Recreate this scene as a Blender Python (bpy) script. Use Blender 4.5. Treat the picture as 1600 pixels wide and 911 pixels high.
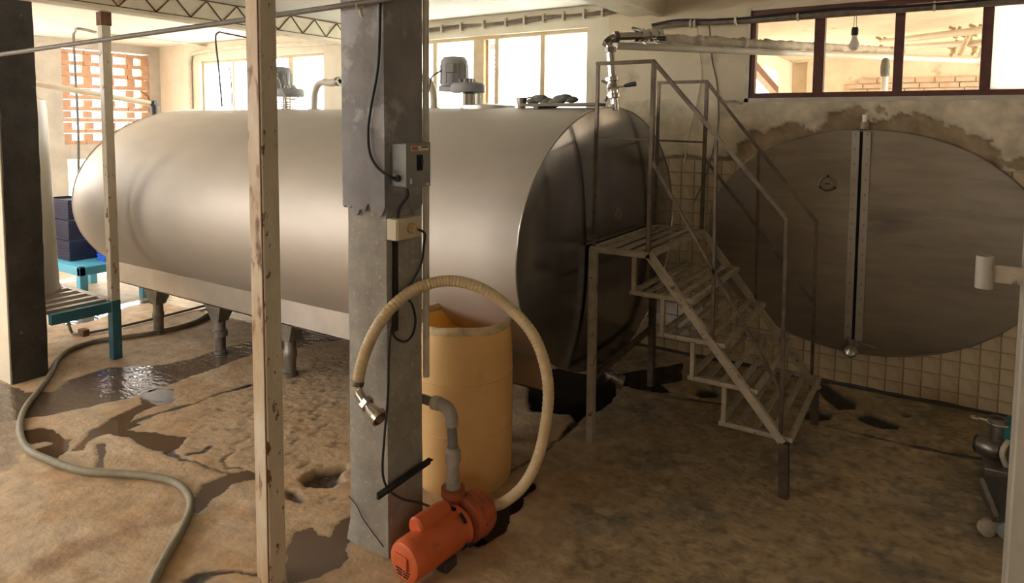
import bpy, bmesh, math, random
import numpy as np
from mathutils import Vector, Matrix

random.seed(7)
scene = bpy.context.scene
for o in list(bpy.data.objects):
    bpy.data.objects.remove(o)
COL = scene.collection

# ------------------------------------------------------------------ camera
FPX, CXP, CYP, HCAM = 1038.0, 800.0, 268.0, 2.0      # focal length and principal point in pixels of the 1600x911 frame
YAW, PITCH, ROLL = math.radians(32.6), math.radians(4.18), math.radians(0.45)
FW = Vector((-math.sin(YAW) * math.cos(PITCH), math.cos(YAW) * math.cos(PITCH), -math.sin(PITCH)))
_r = Vector((math.cos(YAW), math.sin(YAW), 0))
_u = _r.cross(FW)
RT = _r * math.cos(ROLL) + _u * math.sin(ROLL)
UP = _u * math.cos(ROLL) - _r * math.sin(ROLL)
EYE = Vector((0, 0, HCAM))
cam_data = bpy.data.cameras.new('camera')
cam = bpy.data.objects.new('camera', cam_data)
COL.objects.link(cam)
cam.matrix_world = Matrix(((RT.x, UP.x, -FW.x, 0), (RT.y, UP.y, -FW.y, 0), (RT.z, UP.z, -FW.z, HCAM), (0, 0, 0, 1)))
cam_data.sensor_width = 36.0
cam_data.lens = 36.0 * FPX / 1600.0
cam_data.shift_y = -(455.5 - CYP) / 1600.0
cam_data.clip_start = 0.05
scene.camera = cam


def ray(x, y):
    return FW + RT * ((x - CXP) / FPX) - UP * ((y - CYP) / FPX)


def at_z(x, y, z=0.0):
    d = ray(x, y)
    return EYE + d * ((z - HCAM) / d.z)


def at_y(x, y, Y):
    d = ray(x, y)
    return EYE + d * (Y / d.y)


def at_x(x, y, X):
    d = ray(x, y)
    return EYE + d * (X / d.x)


# ------------------------------------------------------------------ sky, daylight, exposure
world = bpy.data.worlds.new('sky')
scene.world = world
world.use_nodes = True
wn = world.node_tree.nodes
bg = wn['Background']
bg.inputs['Color'].default_value = (1.0, 0.985, 0.96, 1)
bg.inputs['Strength'].default_value = 9.0
sun_data = bpy.data.lights.new('sun', 'SUN')
sun_data.energy = 26.0
sun_data.angle = math.radians(1.0)
sun_data.color = (1.0, .95, .86)
sun = bpy.data.objects.new('sun', sun_data)
sun.rotation_euler = Vector((-.34, -.30, .89)).to_track_quat('Z', 'Y').to_euler()
COL.objects.link(sun)
scene.view_settings.view_transform = 'Standard'
scene.view_settings.look = 'None'
scene.view_settings.exposure = 0.56
scene.view_settings.gamma = 1.0
scene.view_settings.use_curve_mapping = False
try:
    scene.cycles.use_denoising = True
    scene.cycles.max_bounces = 10
    scene.cycles.diffuse_bounces = 6
    scene.cycles.sample_clamp_indirect = 8.0
    scene.cycles.caustics_reflective = False
    scene.cycles.caustics_refractive = False
except Exception:
    pass


def portal(name, loc, rot, sx, sy):
    """sampling portal in a wall opening: gives off no light of its own, only guides the sky light through it"""
    l = bpy.data.lights.new(name, 'AREA')
    l.shape = 'RECTANGLE'
    l.size, l.size_y = sx, sy
    l.cycles.is_portal = True
    o = bpy.data.objects.new(name, l)
    o.location, o.rotation_euler = loc, rot
    COL.objects.link(o)


WX, WXR, WY, WYF, CEIL = -9.85, 4.5, 5.6, -4.0, 3.08
H = math.pi / 2
portal('high_opening_portal', (WX - .1, 0.15, 2.40), (0, -H, 0), 1.0, 7.5)  # sky light through the unseen high opening of the left wall
portal('lattice_portal', (WX - .15, 4.85, 1.6), (0, -H, 0), 2.8, 1.3)
portal('bay_portal', (-6.6, WYF - .1, 2.25), (H, 0, 0), 4.8, 1.2)
portal('fill_opening_portal', (3.6, WYF - .1, 2.45), (H, 0, 0), 1.4, .8)  # unseen front wall opening, added to brighten the floor at right
portal('window_a_portal', (-7.57, WY + .25, 2.47), (-H, 0, 0), 2.6, .8)
portal('window_b_portal', (-3.98, WY + .25, 2.5), (-H, 0, 0), 2.5, .85)
portal('next_room_portal', (4.1, 8.4, 1.6), (0, H, 0), 3.0, 5.0)

# ------------------------------------------------------------------ helpers


def value_noise(x, y, seed=0):
    xi, yi = np.floor(x).astype(int), np.floor(y).astype(int)
    fx, fy = x - xi, y - yi
    fx, fy = fx * fx * (3 - 2 * fx), fy * fy * (3 - 2 * fy)
    def h(a, b):
        n = (a * 374761393 + b * 668265263 + seed * 974711) & 0xffffffff
        n = ((n ^ (n >> 13)) * 1274126177) & 0xffffffff
        return ((n ^ (n >> 16)) & 0xffff) / 65535.0
    return (h(xi, yi) * (1 - fx) + h(xi + 1, yi) * fx) * (1 - fy) + (h(xi, yi + 1) * (1 - fx) + h(xi + 1, yi + 1) * fx) * fy


def fbm(x, y, seed=0, octv=4):
    s, a, t = 0, .5, 0
    for k in range(octv):
        s = s + a * value_noise(x * 2 ** k, y * 2 ** k, seed + k * 17)
        t += a
        a *= .5
    return s / t


def poly_sdf(px, py, poly):
    """signed distance to a polygon, negative inside"""
    d = np.full(px.shape, 1e9)
    inside = np.zeros(px.shape, bool)
    n = len(poly)
    for i in range(n):
        ax, ay = poly[i]
        bx, by = poly[(i + 1) % n]
        ex, ey = bx - ax, by - ay
        wx, wy = px - ax, py - ay
        t = np.clip((wx * ex + wy * ey) / (ex * ex + ey * ey + 1e-12), 0, 1)
        d = np.minimum(d, (wx - ex * t) ** 2 + (wy - ey * t) ** 2)
        c = ((ay > py) != (by > py))
        if ey != 0:
            inside ^= c & (px < ex * (py - ay) / ey + ax)
    d = np.sqrt(d)
    return np.where(inside, -d, d)


def line_dist(px, py, pts):
    d = np.full(px.shape, 1e9)
    for (ax, ay), (bx, by) in zip(pts[:-1], pts[1:]):
        ex, ey = bx - ax, by - ay
        wx, wy = px - ax, py - ay
        t = np.clip((wx * ex + wy * ey) / (ex * ex + ey * ey + 1e-12), 0, 1)
        d = np.minimum(d, (wx - ex * t) ** 2 + (wy - ey * t) ** 2)
    return np.sqrt(d)


def catmull(pts, k=6, closed=False):
    P = [Vector(p) for p in pts]
    out = []
    n = len(P)
    for i in range(n if closed else n - 1):
        if closed:
            p0, p1, p2, p3 = P[i - 1], P[i], P[(i + 1) % n], P[(i + 2) % n]
        else:
            p1, p2 = P[i], P[i + 1]
            p0 = P[i - 1] if i else p1 * 2 - p2
            p3 = P[i + 2] if i + 2 < n else p2 * 2 - p1
        for j in range(k):
            t = j / k
            out.append(.5 * ((2 * p1) + (p2 - p0) * t + (2 * p0 - 5 * p1 + 4 * p2 - p3) * t * t + (3 * p1 - p0 - 3 * p2 + p3) * t ** 3))
    if not closed:
        out.append(P[-1])
    return out


def frame(z):
    z = Vector(z).normalized()
    a = Vector((0, 0, 1)) if abs(z.z) < .9 else Vector((1, 0, 0))
    x = a.cross(z).normalized()
    return x, z.cross(x), z


def root_loc(o):
    v = Vector((0, 0, 0))
    while o:
        v += o.location
        o = o.parent
    return v


class MB:
    def __init__(self):
        self.v, self.f = [], []

    def add(self, vs, fs):
        b = len(self.v)
        self.v += [Vector(p) for p in vs]
        self.f += [tuple(i + b for i in f) for f in fs]
        return self

    def box(self, x0, x1, y0, y1, z0, z1):
        vs = [(x0, y0, z0), (x1, y0, z0), (x1, y1, z0), (x0, y1, z0), (x0, y0, z1), (x1, y0, z1), (x1, y1, z1), (x0, y1, z1)]
        return self.add(vs, [(0, 3, 2, 1), (4, 5, 6, 7), (0, 1, 5, 4), (1, 2, 6, 5), (2, 3, 7, 6), (3, 0, 4, 7)])

    def bar(self, p0, p1, w, h, up=(0, 0, 1)):
        p0, p1 = Vector(p0), Vector(p1)
        d = (p1 - p0).normalized()
        u = Vector(up)
        s = d.cross(u)
        if s.length < 1e-4:
            s = d.cross(Vector((0, 1, 0)))
        s.normalize()
        u = s.cross(d)
        vs = []
        for p in (p0, p1):
            for a, b in ((-1, -1), (1, -1), (1, 1), (-1, 1)):
                vs.append(p + s * (a * w / 2) + u * (b * h / 2))
        return self.add(vs, [(3, 2, 1, 0), (4, 5, 6, 7), (0, 1, 5, 4), (1, 2, 6, 5), (2, 3, 7, 6), (3, 0, 4, 7)])

    def tube(self, pts, r, n=10, caps=True, closed=False):
        P = [Vector(p) for p in pts]
        m = len(P)
        rr = r if isinstance(r, (list, tuple)) else [r] * m
        T = []
        for i in range(m):
            a = P[i - 1] if (i or closed) else P[i]
            b = P[(i + 1) % m] if (i + 1 < m or closed) else P[i]
            T.append((b - a).normalized())
        x, y, _ = frame(T[0])
        vs, fs = [], []
        for i in range(m):
            if i:
                q = T[i - 1].rotation_difference(T[i])
                x = q @ x
                x = (x - T[i] * x.dot(T[i])).normalized()
            y = T[i].cross(x)
            for k in range(n):
                a = 2 * math.pi * k / n
                vs.append(P[i] + (x * math.cos(a) + y * math.sin(a)) * rr[i])
        for i in range(m if closed else m - 1):
            j = (i + 1) % m
            for k in range(n):
                fs.append((i * n + k, i * n + (k + 1) % n, j * n + (k + 1) % n, j * n + k))
        if caps and not closed:
            fs.append(tuple(reversed(range(n))))
            fs.append(tuple(range((m - 1) * n, m * n)))
        return self.add(vs, fs)

    def lathe(self, prof, origin=(0, 0, 0), axis=(0, 0, 1), n=24, ex=1.0):
        """prof: (radius, height) pairs swept about the axis"""
        x, y, z = frame(axis)
        o = Vector(origin)
        vs, fs = [], []
        rows = []
        for r, h in prof:
            if r < 1e-6:
                rows.append([len(vs)])
                vs.append(o + z * h)
            else:
                rows.append(list(range(len(vs), len(vs) + n)))
                for k in range(n):
                    a = 2 * math.pi * k / n
                    vs.append(o + z * h + (x * math.cos(a) * ex + y * math.sin(a)) * r)
        for A, B in zip(rows[:-1], rows[1:]):
            if len(A) == 1 and len(B) == 1:
                continue
            for k in range(n):
                k2 = (k + 1) % n
                if len(A) == 1:
                    fs.append((A[0], B[k2], B[k]))
                elif len(B) == 1:
                    fs.append((A[k], A[k2], B[0]))
                else:
                    fs.append((A[k], A[k2], B[k2], B[k]))
        return self.add(vs, fs)

    def prism(self, poly, ux, uy, dv, origin=(0, 0, 0)):
        o, ux, uy, dv = Vector(origin), Vector(ux), Vector(uy), Vector(dv)
        n = len(poly)
        a = [o + ux * p[0] + uy * p[1] for p in poly]
        b = [p + dv for p in a]
        fs = [tuple(reversed(range(n))), tuple(range(n, 2 * n))]
        fs += [(i, (i + 1) % n, n + (i + 1) % n, n + i) for i in range(n)]
        return self.add(a + b, fs)

    def sphere(self, c, r, n=16, m=10):
        rx, ry, rz = (r, r, r) if not isinstance(r, (tuple, list)) else r
        c = Vector(c)
        vs, fs = [c + Vector((0, 0, -rz))], []
        for i in range(1, m):
            t = -H + math.pi * i / m
            for k in range(n):
                a = 2 * math.pi * k / n
                vs.append(c + Vector((rx * math.cos(t) * math.cos(a), ry * math.cos(t) * math.sin(a), rz * math.sin(t))))
        vs.append(c + Vector((0, 0, rz)))
        for k in range(n):
            fs.append((0, 1 + (k + 1) % n, 1 + k))
            fs.append((len(vs) - 1, len(vs) - 1 - n + k, len(vs) - 1 - n + (k + 1) % n))
        for i in range(m - 2):
            for k in range(n):
                a, b = 1 + i * n, 1 + (i + 1) * n
                fs.append((a + k, a + (k + 1) % n, b + (k + 1) % n, b + k))
        return self.add(vs, fs)

    def xf(self, M):
        self.v = [M @ p for p in self.v]
        return self

    def build(self, name, mat, parent=None, bevel=0.0, flip=False, angle=38):
        o = root_loc(parent)
        me = bpy.data.meshes.new(name)
        me.from_pydata([tuple(p - o) for p in self.v], [], self.f)
        bm = bmesh.new()
        bm.from_mesh(me)
        bmesh.ops.recalc_face_normals(bm, faces=bm.faces)
        bm.to_mesh(me)
        bm.free()
        me.polygons.foreach_set('use_smooth', [True] * len(me.polygons))
        me.set_sharp_from_angle(angle=math.radians(angle))
        me.materials.append(mat)
        ob = bpy.data.objects.new(name, me)
        COL.objects.link(ob)
        ob.parent = parent
        if bevel:
            m = ob.modifiers.new('bevel', 'BEVEL')
            m.width, m.segments, m.limit_method, m.angle_limit = bevel, 2, 'ANGLE', math.radians(40)
        return ob


def tag(o, label, cat, group=None):
    o['label'], o['category'] = label, cat
    if group:
        o['group'] = group
    return o


def structure(o, label=None):
    o['kind'] = 'structure'
    if label:
        o['label'] = label
    return o


def stuff(o):
    o['kind'] = 'stuff'
    return o


def thing(name, loc, label, cat, group=None):
    o = bpy.data.objects.new(name, None)
    o.empty_display_size = .1
    o.location = loc
    COL.objects.link(o)
    return tag(o, label, cat, group)


# ------------------------------------------------------------------ materials
def mat(name, c1, c2=None, rough=.6, metal=0.0, scale=6.0, c3=None, c3_scale=9.0, c3_lo=.62, c3_hi=.7,
        bump=0.0, bump_scale=30.0, stretch=(1, 1, 1), rough_var=0.0, spec=.5, trans=0.0, c3_rough=None, detail=6.0, mix_lo=.35, mix_hi=.65):
    m = bpy.data.materials.new(name)
    m.use_nodes = True
    nt = m.node_tree
    N, L = nt.nodes, nt.links
    b = N['Principled BSDF']
    b.inputs['Roughness'].default_value = rough
    b.inputs['Metallic'].default_value = metal
    b.inputs['Specular IOR Level'].default_value = spec
    b.inputs['Base Color'].default_value = (*c1, 1)
    tc = N.new('ShaderNodeTexCoord')
    mp = N.new('ShaderNodeMapping')
    mp.inputs['Scale'].default_value = stretch
    L.new(tc.outputs['Object'], mp.inputs['Vector'])

    def noise(sc, dt=detail, off=0.0):
        n = N.new('ShaderNodeTexNoise')
        n.inputs['Scale'].default_value = sc
        n.inputs['Detail'].default_value = dt
        n.inputs['Roughness'].default_value = .6
        if off:
            mo = N.new('ShaderNodeMapping')
            mo.inputs['Location'].default_value = (off, off * 1.7, off * .6)
            L.new(mp.outputs[0], mo.inputs[0])
            L.new(mo.outputs[0], n.inputs['Vector'])
        else:
            L.new(mp.outputs[0], n.inputs['Vector'])
        return n

    def ramp(src, lo, hi):
        r = N.new('ShaderNodeMapRange')
        r.inputs['From Min'].default_value, r.inputs['From Max'].default_value = lo, hi
        L.new(src, r.inputs['Value'])
        return r.outputs['Result']

    col = None
    if c2:
        n1 = noise(scale)
        mx = N.new('ShaderNodeMix')
        mx.data_type = 'RGBA'
        L.new(ramp(n1.outputs['Fac'], mix_lo, mix_hi), mx.inputs['Factor'])
        mx.inputs['A'].default_value, mx.inputs['B'].default_value = (*c1, 1), (*c2, 1)
        col = mx.outputs['Result']
        if rough_var:
            rv = N.new('ShaderNodeMapRange')
            rv.inputs['From Min'].default_value, rv.inputs['From Max'].default_value = .3, .7
            rv.inputs['To Min'].default_value, rv.inputs['To Max'].default_value = max(rough - rough_var, .02), min(rough + rough_var, 1)
            L.new(n1.outputs['Fac'], rv.inputs['Value'])
            L.new(rv.outputs['Result'], b.inputs['Roughness'])
    if c3:
        n3 = noise(c3_scale, 8.0, 3.7)
        f3 = ramp(n3.outputs['Fac'], c3_lo, c3_hi)
        mx = N.new('ShaderNodeMix')
        mx.data_type = 'RGBA'
        L.new(f3, mx.inputs['Factor'])
        if col:
            L.new(col, mx.inputs['A'])
        else:
            mx.inputs['A'].default_value = (*c1, 1)
        mx.inputs['B'].default_value = (*c3, 1)
        col = mx.outputs['Result']
        if metal:
            mm = N.new('ShaderNodeMapRange')
            mm.inputs['To Min'].default_value, mm.inputs['To Max'].default_value = metal, 0.0
            L.new(f3, mm.inputs['Value'])
            L.new(mm.outputs['Result'], b.inputs['Metallic'])
    if col:
        L.new(col, b.inputs['Base Color'])
    if bump:
        nb = noise(bump_scale, 8.0, 1.3)
        bp = N.new('ShaderNodeBump')
        bp.inputs['Strength'].default_value = bump
        bp.inputs['Distance'].default_value = .02
        L.new(nb.outputs['Fac'], bp.inputs['Height'])
        L.new(bp.outputs['Normal'], b.inputs['Normal'])
    if trans:
        b.inputs['Transmission Weight'].default_value = trans
    return m


M = {}
M['ceiling'] = mat('whitewashed_slab', (.80, .78, .72), (.71, .68, .61), .9, scale=3, c3=(.50, .43, .33), c3_scale=2.2, c3_lo=.62, c3_hi=.8, bump=.25, bump_scale=14, stretch=(1, .45, 1))
M['plaster'] = mat('cream_plaster', (.70, .61, .46), (.62, .53, .385), .9, scale=2.5, c3=(.42, .35, .25), c3_scale=3.5, c3_lo=.62, c3_hi=.75, bump=.25, bump_scale=18)
M['plaster_white'] = mat('pale_plaster', (.75, .69, .57), (.67, .61, .49), .9, scale=2.5, bump=.2, bump_scale=16)  # cream plaster again, whitened like the overexposed left side
M['grey_plaster'] = mat('grey_plaster', (.50, .48, .44), (.62, .59, .53), .9, scale=4, bump=.3)
M['column'] = mat('grey_cement', (.27, .25, .22), (.37, .345, .30), .8, scale=7, c3=(.46, .43, .37), c3_scale=48, c3_lo=.58, c3_hi=.68, bump=.45, bump_scale=22)
M['column_coat'] = mat('slate_cement_coat', (.205, .195, .20), (.29, .275, .275), .7, scale=5, c3=(.40, .39, .41), c3_scale=4, c3_lo=.55, c3_hi=.62, bump=.35, bump_scale=12)
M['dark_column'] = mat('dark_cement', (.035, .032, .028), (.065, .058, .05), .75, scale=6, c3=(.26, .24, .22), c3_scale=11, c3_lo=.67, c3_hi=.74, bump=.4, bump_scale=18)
M['cream_steel'] = mat('cream_painted_steel', (.64, .58, .47), (.54, .47, .36), .55, scale=9, c3=(.14, .065, .03), c3_scale=26, c3_lo=.60, c3_hi=.64, bump=.2, bump_scale=40, stretch=(1, 1, .5))
M['drab_steel'] = mat('drab_painted_steel', (.40, .36, .29), (.32, .285, .23), .6, scale=9, c3=(.2, .14, .09), c3_scale=20, c3_lo=.62, c3_hi=.70, stretch=(1, 1, .3))  # darker and drabber paint than on the cream posts
M['rusty_cream'] = mat('rust_streaked_cream_paint', (.66, .58, .45), (.46, .31, .17), .6, scale=6, c3=(.17, .07, .03), c3_scale=12, c3_lo=.55, c3_hi=.63, bump=.25, bump_scale=40, stretch=(1, 1, .35))
M['teal_steel'] = mat('teal_painted_steel', (.025, .12, .17), (.035, .16, .22), .45, scale=9, c3=(.01, .02, .02), c3_scale=16, c3_lo=.66, c3_hi=.7)
M['sky_steel'] = mat('light_blue_painted_steel', (.10, .42, .62), (.13, .48, .66), .45, scale=6)
M['rust'] = mat('rust_brown', (.20, .10, .05), (.12, .055, .03), .85, scale=20, bump=.3, bump_scale=50)
M['beam'] = mat('limewashed_beam', (.78, .72, .58), (.68, .60, .45), .9, scale=4, c3=(.36, .20, .09), c3_scale=5, c3_lo=.62, c3_hi=.74, bump=.3, bump_scale=20)
M['steel'] = mat('brushed_steel', (.57, .53, .48), (.52, .48, .43), .63, metal=.82, scale=1.6, rough_var=.04, stretch=(.5, 1, 1))
M['end_steel'] = mat('satin_steel_plate', (.36, .38, .43), (.31, .325, .37), .185, metal=1.0, scale=2.5, rough_var=.04, stretch=(1, 2.5, .35))
M['dull_steel'] = mat('dull_stained_steel', (.30, .255, .195), (.255, .215, .165), .48, metal=1.0, scale=3.0, c3=(.13, .11, .09), c3_scale=1.7, c3_lo=.60, c3_hi=.82, rough_var=.06, stretch=(.8, 1, 4.5))
M['flange'] = mat('seam_flange_steel', (.44, .40, .34), (.36, .325, .27), .45, metal=.9, scale=5)
M['skirt'] = mat('matt_steel_skirt', (.60, .57, .53), (.52, .49, .45), .42, metal=.9, scale=5)
M['leg_steel'] = mat('grey_leg_steel', (.30, .28, .25), (.20, .18, .16), .5, metal=.6, scale=12, c3=(.10, .06, .04), c3_scale=14)
M['bright_steel'] = mat('polished_steel', (.68, .66, .62), (.60, .57, .53), .22, metal=1.0, scale=10)
M['dark_steel'] = mat('tarnished_steel', (.28, .25, .22), (.20, .17, .14), .4, metal=.9, scale=14)
M['rail_steel'] = mat('worn_square_tube', (.15, .118, .088), (.085, .064, .045), .42, metal=.75, scale=16, c3=(.12, .07, .04), c3_scale=18, c3_lo=.60, c3_hi=.68)
M['stair_paint'] = mat('beige_worn_paint', (.40, .34, .25), (.30, .25, .18), .6, metal=.15, scale=14, c3=(.12, .08, .05), c3_scale=22, c3_lo=.60, c3_hi=.67, bump=.2, bump_scale=50)
M['black'] = mat('black_rubber', (.016, .015, .014), None, .5)
M['dark'] = mat('dark_gap', (.012, .011, .010), None, .8)
M['grey_box'] = mat('grey_enamel', (.25, .25, .245), (.21, .21, .205), .45, scale=12, c3=(.6, .58, .54), c3_scale=26, c3_lo=.70, c3_hi=.72)
M['ivory'] = mat('ivory_plastic', (.62, .55, .41), (.56, .49, .35), .45, scale=10)
M['conduit'] = mat('pale_plastic_pipe', (.62, .57, .47), (.50, .45, .36), .5, scale=12)
M['drum'] = mat('yellow_drum_plastic', (.90, .64, .31), (.84, .57, .25), .42, scale=3, c3=(.50, .30, .11), c3_scale=3.5, c3_lo=.60, c3_hi=.80, bump=.06, bump_scale=12)
M['drum_rim'] = mat('grimy_drum_rim', (.76, .60, .35), (.46, .35, .20), .6, scale=16)
M['drum_in'] = mat('amber_drum_inside', (.97, .66, .20), (.93, .60, .16), .5, scale=4)  # brighter amber stands for light glowing through the drum wall
M['hose'] = mat('beige_hose', (.62, .48, .29), (.56, .42, .24), .42, scale=8)
M['floor_hose'] = mat('grey_green_hose', (.27, .24, .17), (.20, .175, .12), .55, scale=20)
M['orange'] = mat('orange_enamel', (.68, .145, .05), (.58, .11, .035), .45, scale=8, c3=(.20, .06, .03), c3_scale=11, c3_lo=.64, c3_hi=.74, bump=.05, bump_scale=30)
M['rust_orange'] = mat('rusted_orange_casting', (.46, .10, .035), (.26, .07, .03), .65, scale=12, c3=(.10, .04, .025), c3_scale=14, bump=.2)
M['pvc_grey'] = mat('grey_pipe', (.20, .18, .16), (.15, .135, .12), .5, scale=20)
M['pvc_light'] = mat('light_grey_fitting', (.38, .35, .31), (.32, .29, .25), .5, scale=20)
M['white_plastic'] = mat('white_plastic', (.86, .84, .78), (.82, .79, .72), .45, scale=3)
M['motor_grey'] = mat('grey_motor_enamel', (.36, .36, .37), (.30, .30, .31), .45, scale=10)
M['glass_jar'] = mat('amber_sight_glass', (.55, .48, .32), None, .15)
M['brick'] = mat('red_clay_brick', (.62, .36, .24), (.72, .48, .35), .9, scale=9, bump=.3)
M['brick_pale'] = mat('muted_brick', (.46, .31, .21), (.56, .41, .30), .9, scale=9)  # muted brown brick for the far wall courses
M['tile'] = mat('cream_glazed_tile', (.56, .46, .31), (.50, .40, .26), .22, scale=3.5, c3=(.33, .22, .12), c3_scale=3, c3_lo=.6, c3_hi=.8)
M['grout'] = mat('brown_grout', (.34, .25, .15), (.22, .155, .095), .9, scale=8)
M['frame_red'] = mat('dark_red_frame', (.085, .025, .018), (.13, .045, .03), .5, scale=20)
M['frame_cream'] = mat('ochre_window_frame', (.60, .47, .30), (.50, .38, .23), .55, scale=12)
M['crate_dark'] = mat('navy_crate', (.016, .018, .045), (.028, .03, .07), .5, scale=20, c3=(.35, .33, .36), c3_scale=16, c3_lo=.70, c3_hi=.73)
M['crate_blue'] = mat('bright_blue_crate', (.02, .10, .62), (.03, .14, .70), .4, scale=8)
M['lagging'] = mat('pipe_lagging', (.60, .53, .41), (.44, .38, .28), .9, scale=14, bump=.8, bump_scale=30)
M['white_pipe'] = mat('white_pipe', (.68, .62, .50), (.60, .53, .42), .5, scale=6)
M['cable'] = mat('brown_cable', (.12, .09, .065), (.20, .16, .12), .7, scale=20)
M['pump_green'] = mat('teal_motor_enamel', (.02, .12, .12), (.03, .16, .15), .4, scale=10)
M['cloth'] = mat('grey_cloth', (.17, .17, .15), (.25, .25, .22), .95, scale=10, bump=.4)
M['plank'] = mat('weathered_plank', (.22, .19, .15), (.30, .26, .20), .8, scale=14, stretch=(.3, 1, 1))
M['next_wall'] = mat('pale_render', (.70, .60, .46), (.60, .50, .37), .9, scale=4, c3=(.46, .35, .24), c3_scale=4, bump=.3)
M['outside_ground'] = mat('pale_yard', (.55, .52, .46), (.48, .45, .39), .95, scale=2)
M['brass'] = mat('brass_fitting', (.52, .40, .24), (.42, .31, .18), .5, metal=.2, scale=18)
M['sticker_white'] = mat('white_sticker', (.75, .68, .58), (.65, .5, .38), .5, scale=60)
M['sticker_red'] = mat('red_print', (.45, .12, .06), None, .5)
M['white_paint'] = mat('white_chip', (.72, .70, .66), None, .6)
M['bulb'] = mat('milky_bulb', (.85, .80, .70), None, .2)


def pane_material(name, color, clear):
    m = bpy.data.materials.new(name)
    m.use_nodes = True
    nt = m.node_tree
    N, L = nt.nodes, nt.links
    N.remove(N['Principled BSDF'])
    tl = N.new('ShaderNodeBsdfTranslucent')
    tl.inputs['Color'].default_value = (*color, 1)
    n = N.new('ShaderNodeTexNoise')
    n.inputs['Scale'].default_value = 3.0
    tr = N.new('ShaderNodeBsdfTransparent')
    tr.inputs['Color'].default_value = (*color, 1)
    mx = N.new('ShaderNodeMixShader')
    mr = N.new('ShaderNodeMapRange')
    mr.inputs['To Min'].default_value, mr.inputs['To Max'].default_value = clear - .08, clear + .08
    L.new(n.outputs['Fac'], mr.inputs['Value'])
    L.new(mr.outputs['Result'], mx.inputs[0])
    L.new(tl.outputs[0], mx.inputs[1])
    L.new(tr.outputs[0], mx.inputs[2])
    L.new(mx.outputs[0], N['Material Output'].inputs['Surface'])
    return m


def add_translucence(m, color, w):
    nt = m.node_tree
    N, L = nt.nodes, nt.links
    t = N.new('ShaderNodeBsdfTranslucent')
    t.inputs['Color'].default_value = (*color, 1)
    x = N.new('ShaderNodeMixShader')
    x.inputs[0].default_value = w
    L.new(N['Principled BSDF'].outputs[0], x.inputs[1])
    L.new(t.outputs[0], x.inputs[2])
    L.new(x.outputs[0], N['Material Output'].inputs['Surface'])


add_translucence(M['drum'], (.98, .76, .40), .30)
add_translucence(M['drum_in'], (.99, .72, .26), .40)
M['frosted'] = pane_material('frosted_glass', (.90, .95, .94), .12)
M['frosted_bright'] = pane_material('sunlit_glass', (.97, .97, .97), .5)


def ground_material(name, rough=.75, bump=.35, bump_scale=26):
    """colour and wetness come from the floor's own point data"""
    m = bpy.data.materials.new(name)
    m.use_nodes = True
    nt = m.node_tree
    N, L = nt.nodes, nt.links
    b = N['Principled BSDF']
    a = N.new('ShaderNodeAttribute')
    a.attribute_name = 'soil'
    w = N.new('ShaderNodeAttribute')
    w.attribute_name = 'wet'
    tc = N.new('ShaderNodeTexCoord')
    n = N.new('ShaderNodeTexNoise')
    n.inputs['Scale'].default_value, n.inputs['Detail'].default_value = 9, 10
    L.new(tc.outputs['Object'], n.inputs['Vector'])
    mr = N.new('ShaderNodeMapRange')
    mr.inputs['From Min'].default_value, mr.inputs['From Max'].default_value = .25, .75
    mr.inputs['To Min'].default_value, mr.inputs['To Max'].default_value = .72, 1.25
    L.new(n.outputs['Fac'], mr.inputs['Value'])
    mx = N.new('ShaderNodeVectorMath')
    mx.operation = 'SCALE'
    L.new(a.outputs['Color'], mx.inputs[0])
    L.new(mr.outputs['Result'], mx.inputs['Scale'])
    L.new(mx.outputs['Vector'], b.inputs['Base Color'])
    rr = N.new('ShaderNodeMapRange')
    rr.inputs['To Min'].default_value, rr.inputs['To Max'].default_value = rough, .16
    L.new(w.outputs['Fac'], rr.inputs['Value'])
    L.new(rr.outputs['Result'], b.inputs['Roughness'])
    nb = N.new('ShaderNodeTexNoise')
    nb.inputs['Scale'].default_value, nb.inputs['Detail'].default_value = bump_scale, 10
    L.new(tc.outputs['Object'], nb.inputs['Vector'])
    bp = N.new('ShaderNodeBump')
    bp.inputs['Strength'].default_value, bp.inputs['Distance'].default_value = bump, .02
    L.new(nb.outputs['Fac'], bp.inputs['Height'])
    L.new(bp.outputs['Normal'], b.inputs['Normal'])
    return m


M['ground'] = ground_material('worn_concrete')
M['broken_plaster'] = ground_material('broken_plaster', .9, .35, 30)


def water_material(name, color, ripple, scale, ior=1.33):
    m = bpy.data.materials.new(name)
    m.use_nodes = True
    nt = m.node_tree
    N, L = nt.nodes, nt.links
    b = N['Principled BSDF']
    b.inputs['Base Color'].default_value = (*color, 1)
    b.inputs['Roughness'].default_value = .035
    b.inputs['IOR'].default_value = ior
    tc = N.new('ShaderNodeTexCoord')
    mp = N.new('ShaderNodeMapping')
    mp.inputs['Scale'].default_value = (1, 2.2, 1)
    L.new(tc.outputs['Object'], mp.inputs['Vector'])
    n = N.new('ShaderNodeTexNoise')
    n.inputs['Scale'].default_value, n.inputs['Detail'].default_value = scale, 3
    L.new(mp.outputs[0], n.inputs['Vector'])
    bp = N.new('ShaderNodeBump')
    bp.inputs['Strength'].default_value, bp.inputs['Distance'].default_value = ripple, .02
    L.new(n.outputs['Fac'], bp.inputs['Height'])
    L.new(bp.outputs['Normal'], b.inputs['Normal'])
    return m


M['water'] = water_material('muddy_water', (.120, .074, .042), .05, 6)
M['water_ripple'] = water_material('rippled_water', (.16, .12, .09), .24, 11, 1.75)
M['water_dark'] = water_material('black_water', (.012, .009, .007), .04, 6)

# ================================================================== FLOOR
def zpoly(pts):
    return [tuple(at_z(x, y)[:2]) for x, y in pts]


def z2(pts, ox, oy, s):
    return zpoly([(ox + x / s, oy + y / s) for x, y in pts])


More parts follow.
